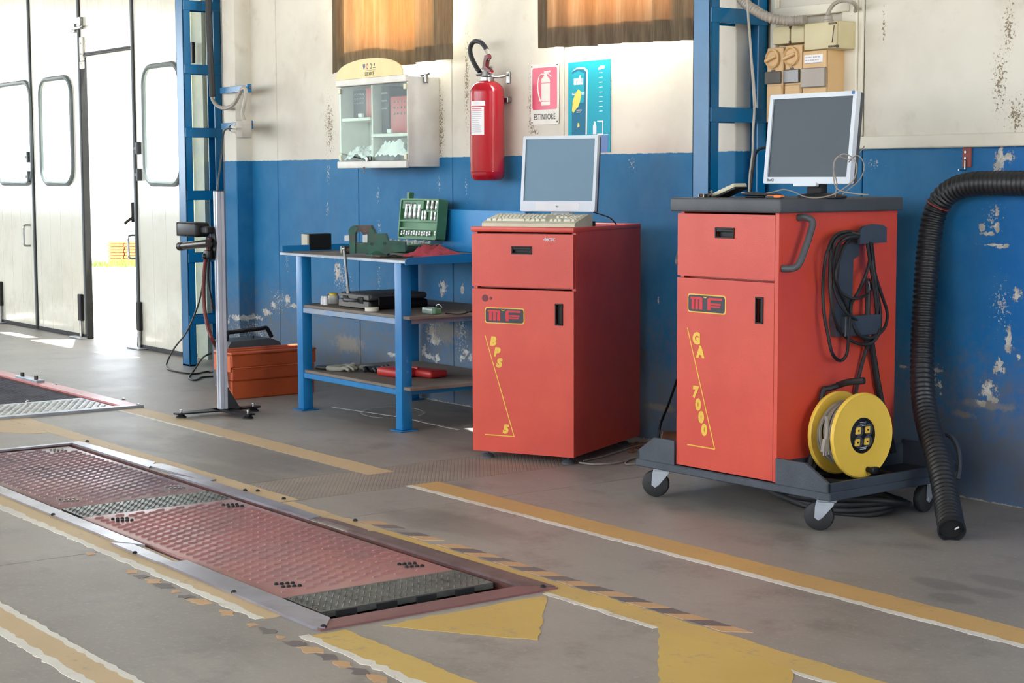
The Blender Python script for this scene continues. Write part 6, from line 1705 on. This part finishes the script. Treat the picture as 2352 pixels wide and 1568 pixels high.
def even(cp, step):
    """resample a polyline into equal steps, so that ribs come out regular."""
    acc = [0.0]
    for a, b_ in zip(cp, cp[1:]): acc.append(acc[-1] + (b_ - a).length)
    N_ = int(acc[-1] / step); out = []; j = 0
    for k in range(N_ + 1):
        s_ = acc[-1] * k / N_
        while j < len(acc) - 2 and acc[j + 1] < s_: j += 1
        out.append(cp[j].lerp(cp[j + 1], min(1, (s_ - acc[j]) / max(1e-9, acc[j + 1] - acc[j]))))
    return out, N_


cp = crom([W0.at(1690, -20, 'y', 5.10), W0.at(1712, 8, 'y', 5.10), W0.at(1738, 26, 'y', 5.10), W0.at(1765, 40, 'y', 5.12), W0.at(1795, 47, 'y', 5.16), W0.at(1825, 48, 'y', 5.19), W0.at(1850, 46, 'y', 5.20)], 12)
m = MB(); cp, NS = even(cp, .0035); m.tube(cp, lambda t: .0205 + .0018 * math.sin(t * NS * math.pi / 2), 12, 0); m.build('ribbed_sleeve', M['conduit'], None)
o = bpy.data.objects['ribbed_sleeve']; o.name = 'ribbed_conduit'; tag(o, 'ribbed grey conduit coming down from the blue column to the ivory boxes', 'conduit')
m = MB(); q = .10
m.tube([W0.at(1902, 43, 'y', WALL - q), W0.at(1903, 28, 'y', WALL - q), W0.at(1915, 10, 'y', WALL - q), W0.at(1935, 1, 'y', WALL - q), W0.at(1955, 4, 'y', WALL - q), W0.at(1966, 14, 'y', WALL - .06), W0.at(1965, 26, 'y', WALL - .02)], .0085, 8, 5)
o = m.build('grey_lead', M['conduit']); tag(o, 'bent grey lead arching from the top of the large ivory box into the wall', 'cable')
p = W0.at(1902, 47, 'y', WALL - q); m = MB(); m.lathe([(.022, -.012), (.022, 0), (.018, .004), (.018, .018), (.012, .022)], p, (0, 0, 1), 12); m.build('cable_gland', M['conduit'], o)
def cable(name, label, pts, r, mat, sm=5):
    o = MB().tube(pts, r, 7, sm).build(name, M[mat]); tag(o, label, 'cable'); return o
c2 = lambda a, b_, y=4.945: W0.at(a, b_, 'y', y)
cable('column_cable', 'pale grey cable hanging down in front of the blue column behind the right cabinet', [c2(1716, -10), c2(1719, 40), c2(1723, 90), c2(1727, 150), c2(1732, 230), c2(1733, 255), c2(1730, 300), c2(1729, 350), c2(1723, 400), c2(1721, 445)], .0052, 'conduit')
cable('column_cable', 'thin pale cable ending against the rung of the blue column behind the right cabinet', [c2(1726, 130), c2(1731, 180), c2(1735, 225), c2(1737, 247)], .0042, 'conduit')
cable('column_cable', 'black cable hooking down from behind the tilted monitor to the cabinet top', [c2(1762, 338), c2(1745, 342), c2(1736, 352), c2(1731, 380), c2(1727, 410), c2(1724, 446)], .0055, 'black')
# brackets, socket and conduit on the left column
def c1(px, py, y=5.02): return W0.at(px, py, 'y', y)
for i, (pa, pb, nm) in enumerate((((511, 208), (578, 208), 'upper'), ((514, 290), (582, 290), 'lower'))):
    a, b_ = W0.at(*pa, 'y', 5.165), W0.at(*pb, 'y', 5.165)
    o = thing('wall_bracket', '%s blue arm reaching from the left lattice column to the wall' % nm, 'bracket', loc=(a.x, 5.165, a.z), group='blue wall arms of the left column')
    L = b_.x - a.x
    m = MB(); m.rbox(-.03, L - .03, -.004, .004, -.020, .020, .002, 1); m.build('arm', M['blue'], o); m = MB(); m.rbox(L - .040, L - .028, -.016, .016, -.026, .026, .002, 1); m.rbox(L * .55 - .02, L * .55 + .02, .003, .036, -.018, .018, .002, 1); m.build('end_plate', M['blue'], o)
    m = MB(); m.cyl((L - .03, .0, .004), (L - .012, .0, .004), .008, n=6); m.build('bolt', M['castiron'], o, smooth=0)
cable('grey_conduit', 'grey flexible conduit looping from the left column over the upper blue arm', [c1(486, 218, 5.16), c1(490, 232, 5.16), c1(503, 245, 5.15), c1(520, 248, 5.14), c1(536, 240, 5.14), c1(547, 222, 5.14), c1(555, 206, 5.145), c1(563, 202, 5.145), c1(565, 214, 5.145), c1(561, 240, 5.14), c1(557, 262, 5.14), c1(562, 280, 5.13)], .0125, 'conduit')
cable('column_duct', 'thick dark cable sleeve running down inside the left blue lattice column', [c1(478, -20, 5.13), c1(480, 60, 5.13), c1(484, 140, 5.13), c1(487, 200, 5.14), c1(488, 222, 5.14)], .021, 'rubber')
so = thing('wall_socket', 'grey power socket with a plug on the lower blue arm of the left column', 'socket', loc=c1(553, 297, 5.115))
m = MB(); m.rbox(.0, .085, -.035, .035, -.055, .055, .006, 2); m.build('socket_housing', M['conduit'], so)
m = MB(); m.cyl((-.035, 0, .004), (.004, 0, .0), .036, n=18); m.build('socket_collar', M['beige'], so)
m = MB(); m.cyl((-.085, 0, .008), (-.035, 0, .004), .030, n=18); m.cyl((-.12, 0, .010), (-.085, 0, .008), .018, .026, n=16); pg = m.build('plug', M['silver'], so)
m = MB(); m.cyl((-.125, 0, .010), (-.088, 0, .0085), .022, .029, n=16); m.build('plug_end', M['black'], pg)
cable('plug_lead', 'thin black lead falling from the socket plug down to the aluminium stand', [c1(531, 295, 5.10), c1(519, 297, 4.95), c1(513, 310, 4.85), c1(509, 350, 4.7), c1(503, 400, 4.4), c1(499, 440, 4.17), c1(497, 470, 4.165), c1(495, 500, 4.165)], .005, 'black')
# dark tall lock box glimpsed behind the left column
p = W0.at(438, 98, 'y', 5.245); o = MB().rbox(p.x, p.x + .06, 5.225, 5.249, W0.at(440, 146, 'y', 5.245).z, p.z, .004, 1).build('lock_case', M['black'], dr)

# ------------------------------------------------------------------ exhaust hose on the right and its hanger
hg = thing('hose_hanger', 'red oxide steel tab on the wall holding up the black exhaust hose', 'hanger', loc=(0, 0, 0))
a, b_ = wall(2213, 341), wall(2233, 384)
m = MB(); m.rbox(a.x, b_.x, WALL - .008, WALL - .001, b_.z, 1.352, .002, 1); m.build('tab', M['oxide'], hg)
m = MB()
for zz in (1.335, 1.312): m.cyl(((a.x + b_.x) / 2 - .004, WALL - .012, zz), ((a.x + b_.x) / 2 - .004, WALL - .007, zz), .005, n=8)
m.build('screw', M['steel'], hg)['kind'] = 'stuff'
m = MB(); m.rbox(a.x + .016, a.x + .022, WALL - .014, WALL - .009, 1.268, 1.305, .001, 1); m.rbox(a.x + .016, a.x + .022, WALL - .05, WALL - .009, 1.264, 1.270, .001, 1); m.build('strap', M['steel'], hg)
HP = [(2470, 421, 5.235), (2352, 421, 5.235), (2275, 421, 5.235), (2225, 424, 5.235), (2185, 438, 5.235), (2158, 465, 5.23), (2143, 505, 5.22), (2134, 560, 5.20), (2127, 640, 5.17), (2121, 740, 5.14), (2118, 840, 5.10), (2122, 920, 5.05), (2135, 985, 4.98), (2152, 1040, 4.91), (2165, 1095, 4.84), (2176, 1158, 4.76), (2186, 1217, 4.655)]
cp = crom([W0.at(a, b_, 'y', y_) for a, b_, y_ in HP], 14)
pts_, NR = even(cp, .0042)
hz = thing('exhaust_hose', 'long ribbed black exhaust hose hanging along the right wall down to the floor', 'hose', loc=(0, 0, 0))
m = MB(); m.tube(pts_, lambda t: .0445 + .0030 * math.sin(t * NR * math.pi / 2.5), 18, 0, cap=False); hb = m.build('ribbed_hose', M['rubber2'], hz, smooth=60)
e1, e0 = pts_[-1], pts_[-6]; dd_ = (e1 - e0).normalized()
m = MB(); m.lathe([(.047, -.02), (.0485, -.004), (.0485, .002), (.043, .002), (.041, -.10)], e1, dd_, 28); m.build('end_cuff', M['rubber'], hz)
m = MB(); m.cyl(e1 - dd_ * .085, e1 - dd_ * .08, .0425, n=20); m.build('hose_shade', M['pitdark'], hz)  # dark disc painted in for the shade inside the open end
m = MB(); u_ = dd_.orthogonal().normalized(); m.cyl(e1 + Vector((.030, 0, .012)) - dd_ * .005, e1 + Vector((.016, 0, .0)) - dd_ * .01, .003, n=6); m.build('wire_end', M['paper'], hz)
m = MB(); pm_ = pts_[int(NR * .30)]; pd = (pts_[int(NR * .30) + 3] - pts_[int(NR * .30) - 3]).normalized(); m.lathe([(.046, -.003), (.0482, -.002), (.0482, .002), (.046, .003)], pm_, pd, 24); m.build('oxide_band', M['oxide'], hz)
m = MB(); m.tube([W0.at(2140, 1000, 'y', 5.10), W0.at(2180, 1000, 'y', 5.08), W0.at(2200, 1030, 'y', 5.06), W0.at(2204, 1070, 'y', 5.02), W0.at(2200, 1100, 'y', 5.0)], .009, 8, 5); tag(m.build('loop_hose', M['greycable2']), 'thin dark hose arching behind the foot of the ribbed exhaust hose', 'hose')
